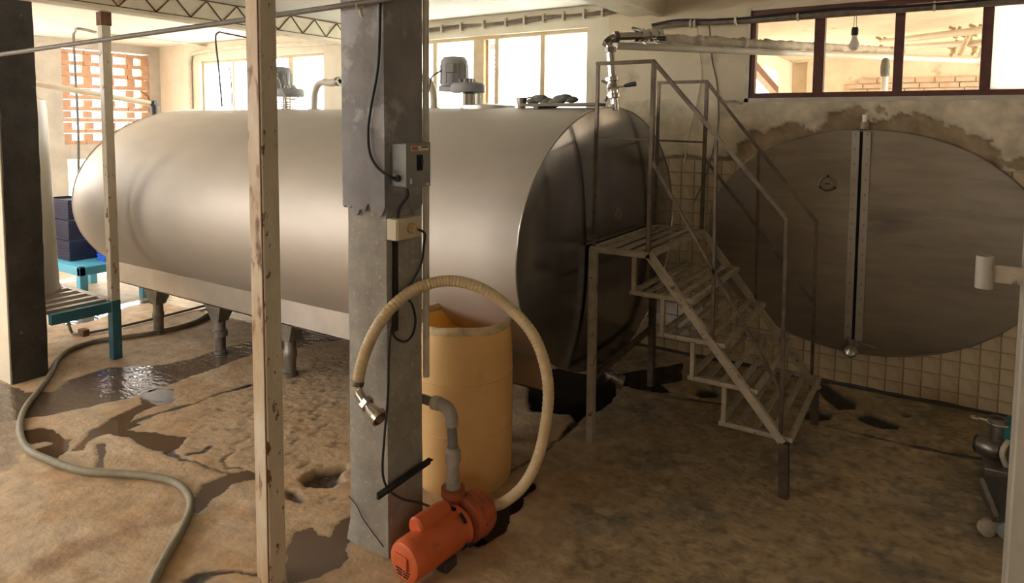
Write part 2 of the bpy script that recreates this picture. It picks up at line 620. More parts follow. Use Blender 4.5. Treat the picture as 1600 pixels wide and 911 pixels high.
PUDDLES = [
    # name, outline on the ground, material, depth, label
    (zpoly([(-60, 605), (0, 596), (40, 612), (85, 612), (110, 592), (170, 574), (250, 570), (312, 557), (346, 545), (400, 532), (470, 515), (545, 505), (600, 505), (600, 520), (545, 528), (470, 541), (395, 553), (340, 574), (300, 586), (262, 602), (200, 622), (110, 640), (50, 652), (-60, 668)]),
     'water_ripple', 'long shining sheet of water running under the big tank'),
    (z2([(640, 50), (700, 24), (795, 22), (785, 80), (700, 100), (620, 140), (592, 178), (640, 184), (560, 215), (720, 215), (760, 235), (860, 240), (840, 275), (820, 295), (770, 310), (700, 300), (620, 270), (580, 240), (500, 225), (430, 245), (380, 300), (340, 300), (400, 220), (460, 190), (540, 140), (650, 90)], 0, 600, 2.93),
     'water', 'forked brown puddle winding across the middle of the slab'),
    (z2([(110, 210), (180, 200), (245, 205), (300, 255), (330, 250), (300, 300), (250, 345), (200, 335), (150, 300), (250, 270), (200, 262), (140, 280), (108, 262)], 0, 600, 2.93),
     'water', 'small brown puddle inside the bend of the floor hose'),
    (z2([(425, 270), (480, 270), (485, 370), (470, 385), (440, 380), (455, 320)], 0, 600, 2.93),
     'water', 'short narrow puddle beside the straight run of floor hose'),
    (z2([(885, 560), (895, 520), (930, 460), (1050, 415), (1130, 395), (1190, 420), (1100, 440), (1040, 462), (960, 540), (900, 605)], 0, 600, 2.93),
     'water', 'reddish brown puddle touching the tight bend of the hose'),
    (z2([(435, 750), (480, 672), (555, 645), (580, 690), (640, 712), (655, 650), (740, 596), (760, 640), (735, 690), (700, 735), (722, 790), (680, 840), (560, 888), (440, 915)], 300, 600, 2.93),
     'water', 'large still brown puddle at the foot of the grey column'),
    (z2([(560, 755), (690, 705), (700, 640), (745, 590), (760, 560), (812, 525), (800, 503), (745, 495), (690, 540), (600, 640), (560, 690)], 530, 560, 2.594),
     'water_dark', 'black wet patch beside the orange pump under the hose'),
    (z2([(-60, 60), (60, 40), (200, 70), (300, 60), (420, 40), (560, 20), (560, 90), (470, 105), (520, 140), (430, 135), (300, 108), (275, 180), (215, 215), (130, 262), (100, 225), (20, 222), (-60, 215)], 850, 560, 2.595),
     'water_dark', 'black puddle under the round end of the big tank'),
]
PUDDLES.append((zpoly([(95, 470), (150, 452), (190, 436), (250, 440), (330, 462), (420, 488), (400, 505), (335, 492), (290, 480), (250, 470), (200, 478), (150, 500), (100, 510)]),
     'water_ripple', 'thin wet film on the floor beyond the tank legs'))
HOLES = [  # rough pits and mud patches: outline, depth, colour
    (z2([(500, 435), (565, 385), (700, 372), (705, 385), (670, 412), (705, 445), (640, 470), (560, 466), (515, 455)], 300, 600, 2.93), .05, (.07, .05, .035)),
    (z2([(437, 490), (470, 490), (520, 535), (500, 540), (440, 515)], 300, 600, 2.93), .02, (.10, .07, .05)),
    (z2([(370, 225), (420, 220), (490, 245), (540, 270), (530, 285), (470, 285), (400, 262), (370, 245)], 1200, 560, 2.595), .03, (.030, .024, .018)),
    (z2([(185, 85), (240, 100), (290, 130), (360, 180), (350, 205), (290, 208), (250, 180), (200, 130)], 1200, 560, 2.595), .025, (.035, .028, .022)),
    (z2([(130, 215), (180, 205), (250, 225), (250, 245), (180, 250), (135, 240)], 1200, 560, 2.595), .02, (.035, .028, .022)),
    (z2([(608, 140), (630, 122), (690, 120), (715, 140), (700, 158), (640, 158)], 850, 560, 2.595), .03, (.030, .025, .020)),
    (z2([(548, 225), (580, 225), (575, 235), (550, 233)], 1200, 560, 2.595), .015, (.05, .04, .03)),
]
CRACKS = [
    z2([(590, 185), (700, 140), (900, 85), (1000, 45), (1140, 5)], 0, 600, 2.93),
    z2([(770, 310), (830, 345), (900, 355), (945, 372), (1000, 400), (1060, 412), (1172, 432)], 0, 600, 2.93),
    z2([(1010, 350), (1030, 330), (1070, 312)], 0, 600, 2.93),
    z2([(1015, 350), (1040, 385), (1090, 380), (1130, 408)], 0, 600, 2.93),
    z2([(870, 320), (930, 310), (970, 285)], 0, 600, 2.93),
    z2([(850, 905), (940, 865), (1060, 855), (1150, 868), (1200, 872)], 0, 600, 2.93),
    zpoly([(300, 911), (330, 897), (370, 893), (405, 900)]),
    zpoly([(745, 775), (800, 735), (850, 706), (900, 662), (935, 630)]),
    zpoly([(1000, 604), (1060, 622), (1130, 632)]),
    zpoly([(1290, 665), (1420, 695), (1560, 722)]),
]
gx = np.arange(-7.4, 1.21, .0145)
gy = np.arange(.6, 5.601, .0145)
gy[-1] = 5.6
GX, GY = np.meshgrid(gx, gy, indexing='ij')
warp = (fbm(GX * 6, GY * 6, 3) - .5) * .10 + (fbm(GX * 20, GY * 20, 8) - .5) * .06
hz = (fbm(GX * 4, GY * 4, 1) - .5) * .003 + (fbm(GX * 18, GY * 18, 2) - .5) * .002
rough_poly = zpoly([(300, 700), (330, 630), (420, 570), (545, 560), (545, 840), (440, 730), (400, 735)])
rmask = np.clip(.5 - (poly_sdf(GX, GY, rough_poly) + warp * 1.5) / .25, 0, 1)
hz += rmask * ((fbm(GX * 26, GY * 26, 5, 3) - .5) * .008 + (fbm(GX * 9, GY * 9, 6) - .5) * .004)
pock = np.clip((fbm(GX * 34, GY * 20, 44, 2) - .66) * 9, 0, 1)
hz -= rmask * pock * .008 + .25 * pock * .003
wet = np.zeros_like(GX)
# colour of the concrete: paler topping on the left, old dark stained slab on the right
tan = np.stack([.50 + 0 * GX, .355 + 0 * GX, .215 + 0 * GX], -1)
pale = np.array([.58, .45, .31])
ochre = np.array([.46, .285, .145])
dark = np.array([.345, .25, .14])
grey = np.array([.235, .185, .12])


def lerp(a, b, t):
    return a * (1 - t[..., None]) + b * t[..., None]


n1 = fbm(GX * 1.6, GY * 3.0, 11)
n2 = fbm(GX * 5 + GY, GY * 9, 12)
soil = lerp(tan, pale, np.clip((n1 - .45) * 4, 0, 1))
soil = lerp(soil, ochre, np.clip((n2 - .52) * 4, 0, 1) * .7)
soil = lerp(soil, pale * .92, rmask * .5)
for sp, sc in ((z2([(130, 860), (300, 720), (560, 660), (800, 600), (840, 560), (850, 610), (600, 690), (420, 760), (260, 870)], 0, 600, 2.93), (.33, .205, .11)),
               (z2([(-40, 150), (90, 140), (100, 330), (60, 390), (-40, 400)], 0, 600, 2.93), (.26, .205, .15)),
               (z2([(700, 540), (800, 500), (850, 560), (760, 590)], 0, 600, 2.93), (.36, .24, .13))):
    dd_ = poly_sdf(GX, GY, sp) + warp * 1.2
    soil = lerp(soil, np.array(sc), np.clip(.5 - dd_ / .10, 0, 1) * .75)
side = np.clip((GX + .35 * (GY - 3) + 2.0 + (n1 - .5) * 1.2) / .8, 0, 1)
n3 = fbm(GX * 3, GY * 3, 14)
n4 = fbm(GX * 14, GY * 14, 15)
dk = lerp(lerp(dark + 0 * soil, grey, np.clip((n3 - .45) * 5, 0, 1)), np.array([.43, .325, .195]), np.clip((n4 - .53) * 9, 0, 1) * .65)
n5 = fbm(GX * 30, GY * 30, 16)
dk = dk * (1 - .35 * np.clip((n5 - .55) * 8, 0, 1)[..., None])
soil = soil * (1 - .3 * (pock * (.3 + rmask))[..., None])
soil = lerp(soil, dk, side)
pdep = np.zeros_like(GX)
for poly, mname, label in PUDDLES:
    d = poly_sdf(GX, GY, poly) + warp * .5
    t = np.clip(.5 - d / .016, 0, 1)
    pdep = np.maximum(pdep, .006 * t)
    wet = np.maximum(wet, np.clip(.8 - d / .05, 0, 1) * .8)
    soil = soil * (1 - .42 * np.clip(.7 - d / .035, 0, 1)[..., None])
hz -= pdep
for poly, dep, c in HOLES:
    d = poly_sdf(GX, GY, poly) + warp * .35
    t = np.clip(.5 - d / .02, 0, 1)
    hz -= dep * t * (.6 + .8 * fbm(GX * 30, GY * 30, 21))
    soil = lerp(soil, np.array(c), t)
for ln in CRACKS:
    d = line_dist(GX + warp * .25, GY + warp * .25, ln)
    wd = .007 + .020 * np.clip((fbm(GX * 7, GY * 7, 27) - .42) * 4, 0, 1)
    t = np.clip(.5 + (wd - d) / .007, 0, 1)
    hz -= .0045 * t
    soil = lerp(soil, np.array([.035, .024, .016]), t)
    wet = np.maximum(wet, t * .6)
edge = np.minimum.reduce([GX - gx[0], gx[-1] - GX, GY - gy[0], 0 * GX + 9]) / .15
hz *= np.clip(edge, 0, 1)
nx, ny = GX.shape
verts = np.stack([GX, GY, hz], -1).reshape(-1, 3)
idx = np.arange(nx * ny).reshape(nx, ny)
quads = np.stack([idx[:-1, :-1], idx[1:, :-1], idx[1:, 1:], idx[:-1, 1:]], -1).reshape(-1, 4)
ext = [(-16, -5, 0), (gx[0], -5, 0), (gx[-1], -5, 0), (5, -5, 0), (-16, gy[0], 0), (5, gy[0], 0), (-16, 5.6, 0), (5, 5.6, 0), (gx[0], gy[0], 0), (gx[-1], gy[0], 0), (gx[0], 5.6, 0), (gx[-1], 5.6, 0)]
b = len(verts)
allv = verts.tolist() + ext
allf = quads.tolist() + [[b, b + 1, b + 8, b + 4], [b + 1, b + 2, b + 9, b + 8], [b + 2, b + 3, b + 5, b + 9], [b + 4, b + 8, b + 10, b + 6], [b + 9, b + 5, b + 7, b + 11]]
me = bpy.data.meshes.new('floor')
me.from_pydata(allv, [], allf)
me.polygons.foreach_set('use_smooth', [True] * len(me.polygons))
ca = me.color_attributes.new('soil', 'FLOAT_COLOR', 'POINT')
cols = np.concatenate([np.concatenate([soil.reshape(-1, 3), np.ones((nx * ny, 1))], 1),
                       np.array([[.47, .36, .24, 1] if e[0] < -2 else [.31, .235, .145, 1] for e in ext])])
ca.data.foreach_set('color', cols.ravel().astype(np.float32))
wa = me.attributes.new('wet', 'FLOAT', 'POINT')
wa.data.foreach_set('value', np.concatenate([wet.ravel(), np.zeros(len(ext))]).astype(np.float32))
me.materials.append(M['ground'])
floor = bpy.data.objects.new('floor', me)
COL.objects.link(floor)
structure(floor)

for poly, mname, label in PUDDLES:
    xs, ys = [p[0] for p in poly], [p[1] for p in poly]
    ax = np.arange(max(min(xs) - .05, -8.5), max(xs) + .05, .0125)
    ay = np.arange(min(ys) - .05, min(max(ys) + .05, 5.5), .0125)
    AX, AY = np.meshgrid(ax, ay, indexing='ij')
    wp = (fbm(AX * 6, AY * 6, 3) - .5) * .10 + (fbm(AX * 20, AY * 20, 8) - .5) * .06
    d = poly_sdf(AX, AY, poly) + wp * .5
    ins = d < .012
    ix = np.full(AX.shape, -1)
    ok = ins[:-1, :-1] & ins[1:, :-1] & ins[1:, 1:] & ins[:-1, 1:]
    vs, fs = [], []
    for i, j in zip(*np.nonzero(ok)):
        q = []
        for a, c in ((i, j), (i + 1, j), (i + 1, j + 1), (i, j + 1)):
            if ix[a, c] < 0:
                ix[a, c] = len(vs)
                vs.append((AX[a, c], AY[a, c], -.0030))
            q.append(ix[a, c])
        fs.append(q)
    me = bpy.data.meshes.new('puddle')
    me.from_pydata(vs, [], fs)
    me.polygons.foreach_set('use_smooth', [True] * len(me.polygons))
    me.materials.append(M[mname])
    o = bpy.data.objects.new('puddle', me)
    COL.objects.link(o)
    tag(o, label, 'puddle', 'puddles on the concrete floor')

# ================================================================== WALLS AND CEILING
m = MB()
m.box(WX - .3, WXR + .2, WYF - .2, WY, CEIL, CEIL + .18)
structure(m.build('ceiling', M['ceiling']))

WIN_A = (-8.85, -6.30, 2.08, 2.84)
WIN_B = (-5.30, -2.76, 2.08, 2.885)
WIN_C = (-1.31, 1.60, 2.215, 2.915)
wall_back = MB()
T = .18
x_prev = WX - .3
for (a, b2, z0, z1) in (WIN_A, WIN_B):
    wall_back.box(x_prev, a, WY, WY + T, 0, CEIL + .18)
    wall_back.box(a, b2, WY, WY + T, 0, z0)
    wall_back.box(a, b2, WY, WY + T, z1, CEIL + .18)
    x_prev = b2
wall_back.box(x_prev, -2.55, WY, WY + T, 0, CEIL + .18)
structure(wall_back.build('wall_back_far', M['plaster_white']))
wall_back = MB()
wall_back.box(-2.55, WIN_C[0], WY, WY + T, 2.20, CEIL + .18)
wall_back.box(-2.55, 1.6, WY + .03, WY + T, 0, 2.215)
wall_back.box(WIN_C[0], WIN_C[1], WY, WY + T, WIN_C[3], CEIL + .18)
wall_back.box(1.6, WXR + .2, WY, WY + T, 0, CEIL + .18)
wall_back = structure(wall_back.build('wall_back', M['plaster']))

# broken plaster around the sunken tank, as a relief skin of the same wall
TK2 = (-.455, 1.125, 1.14, .845)       # centre x, z and half axes of the sunken tank's front
px = np.arange(-2.55, 1.601, .016)
px[-1] = 1.6
pz = np.arange(1.2, 2.2151, .016)
pz[-1] = 2.215
PX, PZ = np.meshgrid(px, pz, indexing='ij')
ang_r = np.sqrt(((PX - TK2[0]) / TK2[2]) ** 2 + ((PZ - TK2[1]) / TK2[3]) ** 2)
wv = (fbm(PX * 5, PZ * 5, 31) - .5) * .30 + (fbm(PX * 17, PZ * 17, 32) - .5) * .12
low = fbm(PX * 1.2, PZ * 1.2, 37) - .5
brk = np.clip((1.155 + wv + .12 * low - ang_r) / .012, 0, 1) * np.clip((PZ - 1.70) / .03 + (fbm(PX * 12, PZ * 12, 40) - .5) * 4, 0, 1)
brk = np.maximum(brk, np.clip(((1.74 + wv * .35) - PZ) / .02, 0, 1) * np.clip((PZ - 1.68) / .01, 0, 1) * np.clip((-1.3 - PX) / .05, 0, 1) * .8)
dy = brk * (.016 + .008 * fbm(PX * 20, PZ * 20, 33)) + (fbm(PX * 3, PZ * 3, 34) - .5) * .004
crack = line_dist(PX + wv * .1, PZ + wv * .1, [(at_y(1128, 160, WY).x, at_y(1128, 160, WY).z), (at_y(1145, 159, WY).x, at_y(1145, 159, WY).z), (at_y(1158, 162, WY).x, at_y(1158, 162, WY).z), (at_y(1168, 156, WY).x, at_y(1168, 156, WY).z)])
ck = np.clip(1 - crack / .016, 0, 1)
dy += ck * .008
cream = np.array([.68, .59, .44])
c_all = lerp(cream + 0 * np.stack([PX] * 3, -1), np.array([.61, .52, .375]), np.clip((fbm(PX * 3, PZ * 3, 35) - .45) * 4, 0, 1))
c_all = lerp(c_all, np.array([.40, .30, .19]), brk)
c_all = lerp(c_all, np.array([.30, .22, .13]), brk * np.clip((fbm(PX * 9, PZ * 9, 36) - .5) * 5, 0, 1))
edge_b = np.clip(1 - np.abs(brk - .5) * 2.2, 0, 1)
c_all = c_all * (1 - .45 * edge_b[..., None])  # painted shadow along the ragged plaster edge
c_all = c_all * (1 - .6 * ck[..., None])
mx_, mz_ = PX.shape
vs = np.stack([PX, WY + dy, PZ], -1).reshape(-1, 3)
idx = np.arange(mx_ * mz_).reshape(mx_, mz_)
fs = np.stack([idx[:-1, :-1], idx[:-1, 1:], idx[1:, 1:], idx[1:, :-1]], -1).reshape(-1, 4)[:, ::-1]
me = bpy.data.meshes.new('plaster_skin')
me.from_pydata(vs.tolist(), [], fs.tolist())
me.polygons.foreach_set('use_smooth', [True] * len(me.polygons))
ca = me.color_attributes.new('soil', 'FLOAT_COLOR', 'POINT')
ca.data.foreach_set('color', np.concatenate([c_all.reshape(-1, 3), np.ones((mx_ * mz_, 1))], 1).ravel().astype(np.float32))
wa = me.attributes.new('wet', 'FLOAT', 'POINT')
me.materials.append(M['broken_plaster'])
skin = bpy.data.objects.new('plaster_skin', me)
COL.objects.link(skin)
skin.parent = wall_back
skin['label'] = 'cream plaster broken away above the sunken tank'

# tiled dado: grout bed and single tiles
m = MB()
m.box(-2.55, 1.6, WY - .002, WY + .03, 0, 1.70)
m.build('grout_bed', M['grout'], wall_back)
tile_me = None
TS, TG = .114, .0028
ntile = 0
for i in range(-22, 9):
    for j in range(15):
        x0, z0 = -.02 + i * TS, .012 + j * TS - .02
        if z0 + TS > 1.72 or x0 < -2.45 or x0 > .80:
            continue
        z0c = max(z0, .012)
        far = 0
        for cx, cz in ((x0, z0), (x0 + TS, z0), (x0, z0 + TS), (x0 + TS, z0 + TS)):
            far = max(far, ((cx - TK2[0]) / TK2[2]) ** 2 + ((cz - TK2[1]) / TK2[3]) ** 2)
        if far < 1.0:
            continue
        if x0 < -2.2 and z0 > .45:
            continue
        if tile_me is None:
            tile_me = bpy.data.meshes.new('tile')
            a, c, e = TS - TG, .009, .004
            tile_me.from_pydata([(0, 0, 0), (a, 0, 0), (a, 0, a), (0, 0, a), (e, -c, e), (a - e, -c, e), (a - e, -c, a - e), (e, -c, a - e)], [],
                                [(4, 5, 6, 7), (0, 1, 5, 4), (1, 2, 6, 5), (2, 3, 7, 6), (3, 0, 4, 7)])
            tile_me.materials.append(M['tile'])
        o = bpy.data.objects.new('tile', tile_me)
        o.location = (x0 + random.uniform(-.0006, .0006), WY - .002 + random.uniform(0, .002), z0c)
        if z0c > z0:
            o.scale.z = (TS - (z0c - z0)) / TS
        o.rotation_euler = (random.uniform(-.008, .008), 0, random.uniform(-.008, .008))
        COL.objects.link(o)
        o.parent = wall_back
        ntile += 1
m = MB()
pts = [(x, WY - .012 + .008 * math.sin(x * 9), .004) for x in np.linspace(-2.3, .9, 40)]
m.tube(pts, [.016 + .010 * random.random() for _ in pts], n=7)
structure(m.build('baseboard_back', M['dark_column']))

# left wall with the unseen high opening (raised to lift the tank's highlight), the low opening and the brick lattice
LY0, LY1, LZ0, LZ1 = 4.27, 5.46, 1.66, 2.97
OPY0, OPY1, OPZ0, OPZ1 = 4.30, 5.44, .05, 1.46
m = MB()
xa, xb = WX - .2, WX
m.box(xa, xb, WYF - .2, -3.6, 0, CEIL)
m.box(xa, xb, -3.6, 3.92, 2.88, CEIL)
m.box(xa, xb, -3.6, 3.92, 0, 1.90)
m.box(xa, xb, 3.92, LY0, 0, CEIL)
m.box(xa, xb, LY0, LY1, LZ1, CEIL)
m.box(xa, xb, LY0, LY1, OPZ1, LZ0)
m.box(xa, xb, LY0, OPY0, 0, OPZ1)
m.box(xa, xb, OPY1, LY1, 0, OPZ1)
m.box(xa, xb, OPY0, OPY1, 0, OPZ0)
m.box(xa, xb, LY1, WY, 0, CEIL)
wall_left = structure(m.build('wall_left', M['grey_plaster']))
bm_len = MB().box(-.06, .06, -.142, .142, -.0265, .0265).build('brick', M['brick'], wall_left, bevel=0).data
bm_end = MB().box(-.055, .055, -.058, .058, -.047, .047).build('brick', M['brick'], wall_left, bevel=0).data
for ch in list(wall_left.children):
    bpy.data.objects.remove(ch)
rowp, colp = (LZ1 - LZ0) / 8.5, (LY1 - LY0) / 4.1


def brick(data, y, z, tw=.03):
    o = bpy.data.objects.new('brick', data)
    o.location = (WX - .10 + random.uniform(-.008, .008), y + random.uniform(-.006, .006), z)
    o.rotation_euler = (random.uniform(-tw, tw) * .3, 0, random.uniform(-tw, tw))
    COL.objects.link(o)
    o.parent = wall_left


for r in range(9):
    z = LZ0 + .0265 + r * rowp
    for c in range(4):
        brick(bm_len, LY0 + .15 + c * colp, z)
    if r < 8 or True:
        for c in range(5):
            y = LY0 + .03 + c * colp + (.02 if r % 2 else 0)
            y = min(max(y, LY0 + .058), LY1 - .058)
            if z + .0265 + .094 < LZ1 + .02:
                brick(bm_end, y, z + .0265 + .0485)

# right wall, wall behind the camera with the wide bay
m = MB()
m.box(WXR, WXR + .2, WYF - .2, WY, 0, CEIL)
structure(m.build('wall_right', M['plaster']))
m = MB()
m.box(WX, -9.0, WYF - .2, WYF, 0, CEIL)
m.box(-9.0, -4.2, WYF - .2, WYF, 0, 1.65)
m.box(-9.0, -4.2, WYF - .2, WYF, 2.85, CEIL)
m.box(-4.2, 2.9, WYF - .2, WYF, 0, CEIL)
m.box(2.9, 4.3, WYF - .2, WYF, 0, 2.05)  # second opening, added only for more light on the right side
m.box(2.9, 4.3, WYF - .2, WYF, 2.85, CEIL)
m.box(4.3, WXR, WYF - .2, WYF, 0, CEIL)
structure(m.build('wall_front', M['plaster']))

# ground outside
m = MB()
m.box(-60, 60, -60, 60, -.25, -.06)
structure(m.build('floor_yard', M['outside_ground']))


# ------------------------------------------------------------------ windows
def window(name, rect, posts, mat_, depth=.05, w=.035, y=WY + .05, sill=True):
    x0, x1, z0, z1 = rect
    m = MB()
    m.box(x0, x1, y, y + depth, z1 - w, z1)
    m.box(x0, x1, y, y + depth, z0, z0 + w)
    m.box(x0, x0 + w, y, y + depth, z0 + w, z1 - w)
    m.box(x1 - w, x1, y, y + depth, z0 + w, z1 - w)
    o = structure(m.build(name, mat_))
    for a, b2 in posts:
        m = MB()
        m.box(a, b2, y - .004, y + depth + .004, z0 + w, z1 - w)
        m.build('mullion', mat_, o)
    return o


def pane(parent, x0, x1, z0, z1, mat_, y=WY + .07):
    MB().box(x0, x1, y, y + .006, z0, z1).build('pane', mat_, parent)


def wx(p, y=None):
    return at_y(p, 110, WY + .06).x


# window_1: sunlit window far left
w1 = window('window_1', WIN_A, [(wx(366) - .02, wx(366) + .02), (wx(456) - .04, wx(456) + .04)], M['frame_cream'])
for a, b2 in ((WIN_A[0] + .035, wx(366) - .02), (wx(366) + .02, wx(456) - .04), (wx(456) + .04, WIN_A[1] - .035)):
    pane(w1, a, b2, WIN_A[2] + .035, WIN_A[3] - .035, M['frosted_bright'])
# window_2: frosted panes above the big tank with one leaf ajar
X = {p: wx(p) for p in (678, 684, 741, 757, 774, 780, 845, 852)}
w2 = window('window_2', WIN_B, [(X[678], X[684]), (X[741], X[757]), (X[774], X[780]), (X[845], X[852])], M['frame_cream'])
for a, b2 in ((WIN_B[0] + .035, X[678]), (X[684], X[741]), (X[780], X[845]), (X[852], WIN_B[1] - .035)):
    pane(w2, a, b2, WIN_B[2] + .035, WIN_B[3] - .035, M['frosted'])
# leaf swung outward in the gap
m = MB()
m.bar((X[757] + .01, WY + .11, 2.11), (X[757] + .01, WY + .11, 2.85), .03, .03)
m.bar((X[757] + .01, WY + .45, 2.11), (X[757] + .01, WY + .45, 2.85), .03, .03)
m.bar((X[757] + .01, WY + .11, 2.84), (X[757] + .01, WY + .45, 2.84), .03, .03)
m.build('casement', M['frame_cream'], w2)
# window_3: dark red frame above the sunken tank, leaves open to the next room
mul = [(1272, 1288), (1396, 1411), (1531, 1548)]
w3 = window('window_3', WIN_C, [(wx(a), wx(b2)) for a, b2 in mul], M['frame_red'], w=.04, y=WY + .015, depth=.07)
m = MB()
m.box(WIN_C[0] - .03, WIN_C[0], WY - .008, WY + .05, WIN_C[2] - .03, WIN_C[3] + .02)
m.box(WIN_C[0] - .03, WIN_C[1], WY - .008, WY + .02, WIN_C[2] - .03, WIN_C[2] - .002)
m.build('reveal', M['conduit'], w3)
pane(w3, wx(1548), WIN_C[1] - .04, WIN_C[2] + .04, WIN_C[3] - .04, M['frosted'], y=WY + .045)

# ------------------------------------------------------------------ the room beyond window_3
NY, NC = 11.0, 2.95
m = MB()
m.box(-2.1, 4, WY + T, NY, NC, NC + .15)
structure(m.build('ceiling_beyond', M['next_wall']))
m = MB()
m.box(-2.1, 4, NY, NY + .2, 0, NC)
wb = structure(m.build('wall_beyond', M['next_wall']))
m = MB()
m.box(-2.1, -1.92, WY + T, 8.0, 0, NC)
m.box(-2.1, -1.92, 8.0, 9.9, 2.75, NC)
m.box(-2.1, -1.92, 9.9, NY, 0, NC)
m.box(-2.1, -1.92, 8.0, 9.9, 0, 1.9)
structure(m.build('wall_beyond_side', M['next_wall']))
m = MB()
m.bar((-1.96, 8.2, 2.78), (-1.96, 9.9, 2.48), .10, .10)
structure(m.build('trim_1', M['rust']))
m = MB()
m.box(-1.7, -1.55, NY - .12, NY, 0, NC)
structure(m.build('trim_2', M['next_wall']))
# exposed brick courses of the far wall, too small to pick apart
m = MB()
for r in range(6):
    z = 2.24 + r * .075
    x = -1.3 + (.12 if r % 2 else 0) + max(0, (r - 2)) * .06
    while x < 3.6:
        L_ = .22
        y0 = NY - .035 - random.random() * .02
        m.box(x, x + L_, y0, NY + .01, z, z + .058)
        x += L_ + .014
stuff(m.build('brick_courses', M['brick_pale'], wb))

# ================================================================== COLUMNS, POSTS, BEAMS
# near grey column with a thicker cement coat on its upper part
cx0, cx1, cy0, cy1 = -2.29, -2.05, 2.17, 2.41
t = thing('column', (-2.17, 2.29, 0), 'square grey cement column carrying the breaker box', 'column')
m = MB()
rings = 60
for k in range(rings + 1):
    z = CEIL * k / rings
    fl = .02 * max(0, 1 - z / .12)
    j = lambda: random.uniform(-.003, .003)
    pts = []
    for (ax, ay, bx, by) in ((cx0, cy0, cx1, cy0), (cx1, cy0, cx1, cy1), (cx1, cy1, cx0, cy1), (cx0, cy1, cx0, cy0)):
        for s in range(6):
            u = s / 6
            x, y = ax + (bx - ax) * u, ay + (by - ay) * u
            n = (fbm(np.array([x * 9 + y * 7]), np.array([z * 6.0]), 51)[0] - .5) * .008
            dx, dy2 = x - (-2.17), y - 2.29
            L_ = math.hypot(dx, dy2)
            pts.append(Vector((x + dx / L_ * (n + fl), y + dy2 / L_ * (n + fl), z)))
    m.v += pts
for k in range(rings):
    for s in range(24):
        m.f.append((k * 24 + s, k * 24 + (s + 1) % 24, (k + 1) * 24 + (s + 1) % 24, (k + 1) * 24 + s))
m.build('shaft', M['column'], t, angle=50)
m = MB()
N_ = 4 * 24
ring = []
e = .016
per = [(cx0 - e, cy0 - e), (cx1 + e * .4, cy0 - e), (cx1 + e * .4, cy1), (cx0 - e, cy1)]
base = []
for q in range(4):
    a, b2 = per[q], per[(q + 1) % 4]
    for s in range(24):
        u = s / 24
        base.append((a[0] + (b2[0] - a[0]) * u, a[1] + (b2[1] - a[1]) * u))
rag = [1.60 + .016 * math.sin(i * .55) + .012 * math.sin(i * 1.3 + 1) + random.uniform(-.008, .008) for i in range(N_)]
for zf in [None, 1.72, 1.95, 2.2, 2.5, 2.8, CEIL]:
    for i, (x, y) in enumerate(base):
        z = rag[i] if zf is None else zf
        m.v.append(Vector((x + random.uniform(-.001, .001), y + random.uniform(-.001, .001), z)))
for k in range(6):
    for s in range(N_):
        m.f.append((k * N_ + s, k * N_ + (s + 1) % N_, (k + 1) * N_ + (s + 1) % N_, (k + 1) * N_ + s))
# closing lip at the ragged lower edge
b = len(m.v)
for i, (x, y) in enumerate(base):
    m.v.append(Vector((-2.17 + (x + 2.17) * .86, 2.29 + (y - 2.29) * .86, rag[i] + .004)))
for s in range(N_):
    m.f.append((s, b + s, b + (s + 1) % N_, (s + 1) % N_))
m.build('cement_coat', M['column_coat'], t, angle=50)
m = MB()
m.tube(catmull([(-2.295, 2.160, .215), (-2.24, 2.158, .185), (-2.20, 2.156, .14), (-2.15, 2.154, .105), (-2.06, 2.150, .05)], 4), .0024, n=6)
m.build('crack', M['dark'], t)

t = thing('column', (-5.91, 2.21, 0), 'dark square column at the left beside the white tank', 'column')
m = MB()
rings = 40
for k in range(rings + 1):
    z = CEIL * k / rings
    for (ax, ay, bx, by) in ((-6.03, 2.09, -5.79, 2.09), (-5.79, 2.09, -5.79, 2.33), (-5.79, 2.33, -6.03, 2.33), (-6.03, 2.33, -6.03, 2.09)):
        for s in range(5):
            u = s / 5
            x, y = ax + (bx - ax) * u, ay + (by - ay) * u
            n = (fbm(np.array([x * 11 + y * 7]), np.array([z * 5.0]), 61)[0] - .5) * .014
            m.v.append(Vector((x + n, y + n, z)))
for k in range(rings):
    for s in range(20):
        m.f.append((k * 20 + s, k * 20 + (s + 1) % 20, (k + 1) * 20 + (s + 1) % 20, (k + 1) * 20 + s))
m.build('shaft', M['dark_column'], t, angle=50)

MB().box(-6.034, -5.80, 2.078, 2.09, 0, CEIL).build('daylit_face', M['plaster_white'], t, bevel=.003)  # pale plate paints the outdoor light on this side of the column

# slim steel posts
t = thing('steel_post', (-2.345, 1.765, 0), 'cream painted steel post with rust streaks in front of the grey column', 'post')
m = MB()
m.box(-2.388, -2.306, 1.722, 1.804, 0, CEIL)
m.build('tube', M['cream_steel'], t, bevel=.006)
m = MB()
m.box(-2.391, -2.318, 1.7195, 1.724, 0, CEIL)
m.build('facing_strip', M['rusty_cream'], t, bevel=.001)
m = MB()
m.box(-2.318, -2.312, 1.7185, 1.723, 0, CEIL)
m.build('seam', M['rust'], t)

t = thing('steel_post', (-5.735, 2.81, 0), 'tall cream steel post with a teal painted foot', 'post')
MB().box(-5.77, -5.70, 2.775, 2.845, .50, 2.87).build('tube', M['cream_steel'], t, bevel=.005)
MB().box(-5.772, -5.698, 2.773, 2.847, 0, .50).build('foot', M['teal_steel'], t, bevel=.005)
MB().box(-5.775, -5.695, 2.77, 2.85, 2.76, 2.868).build('head', M['rust'], t)

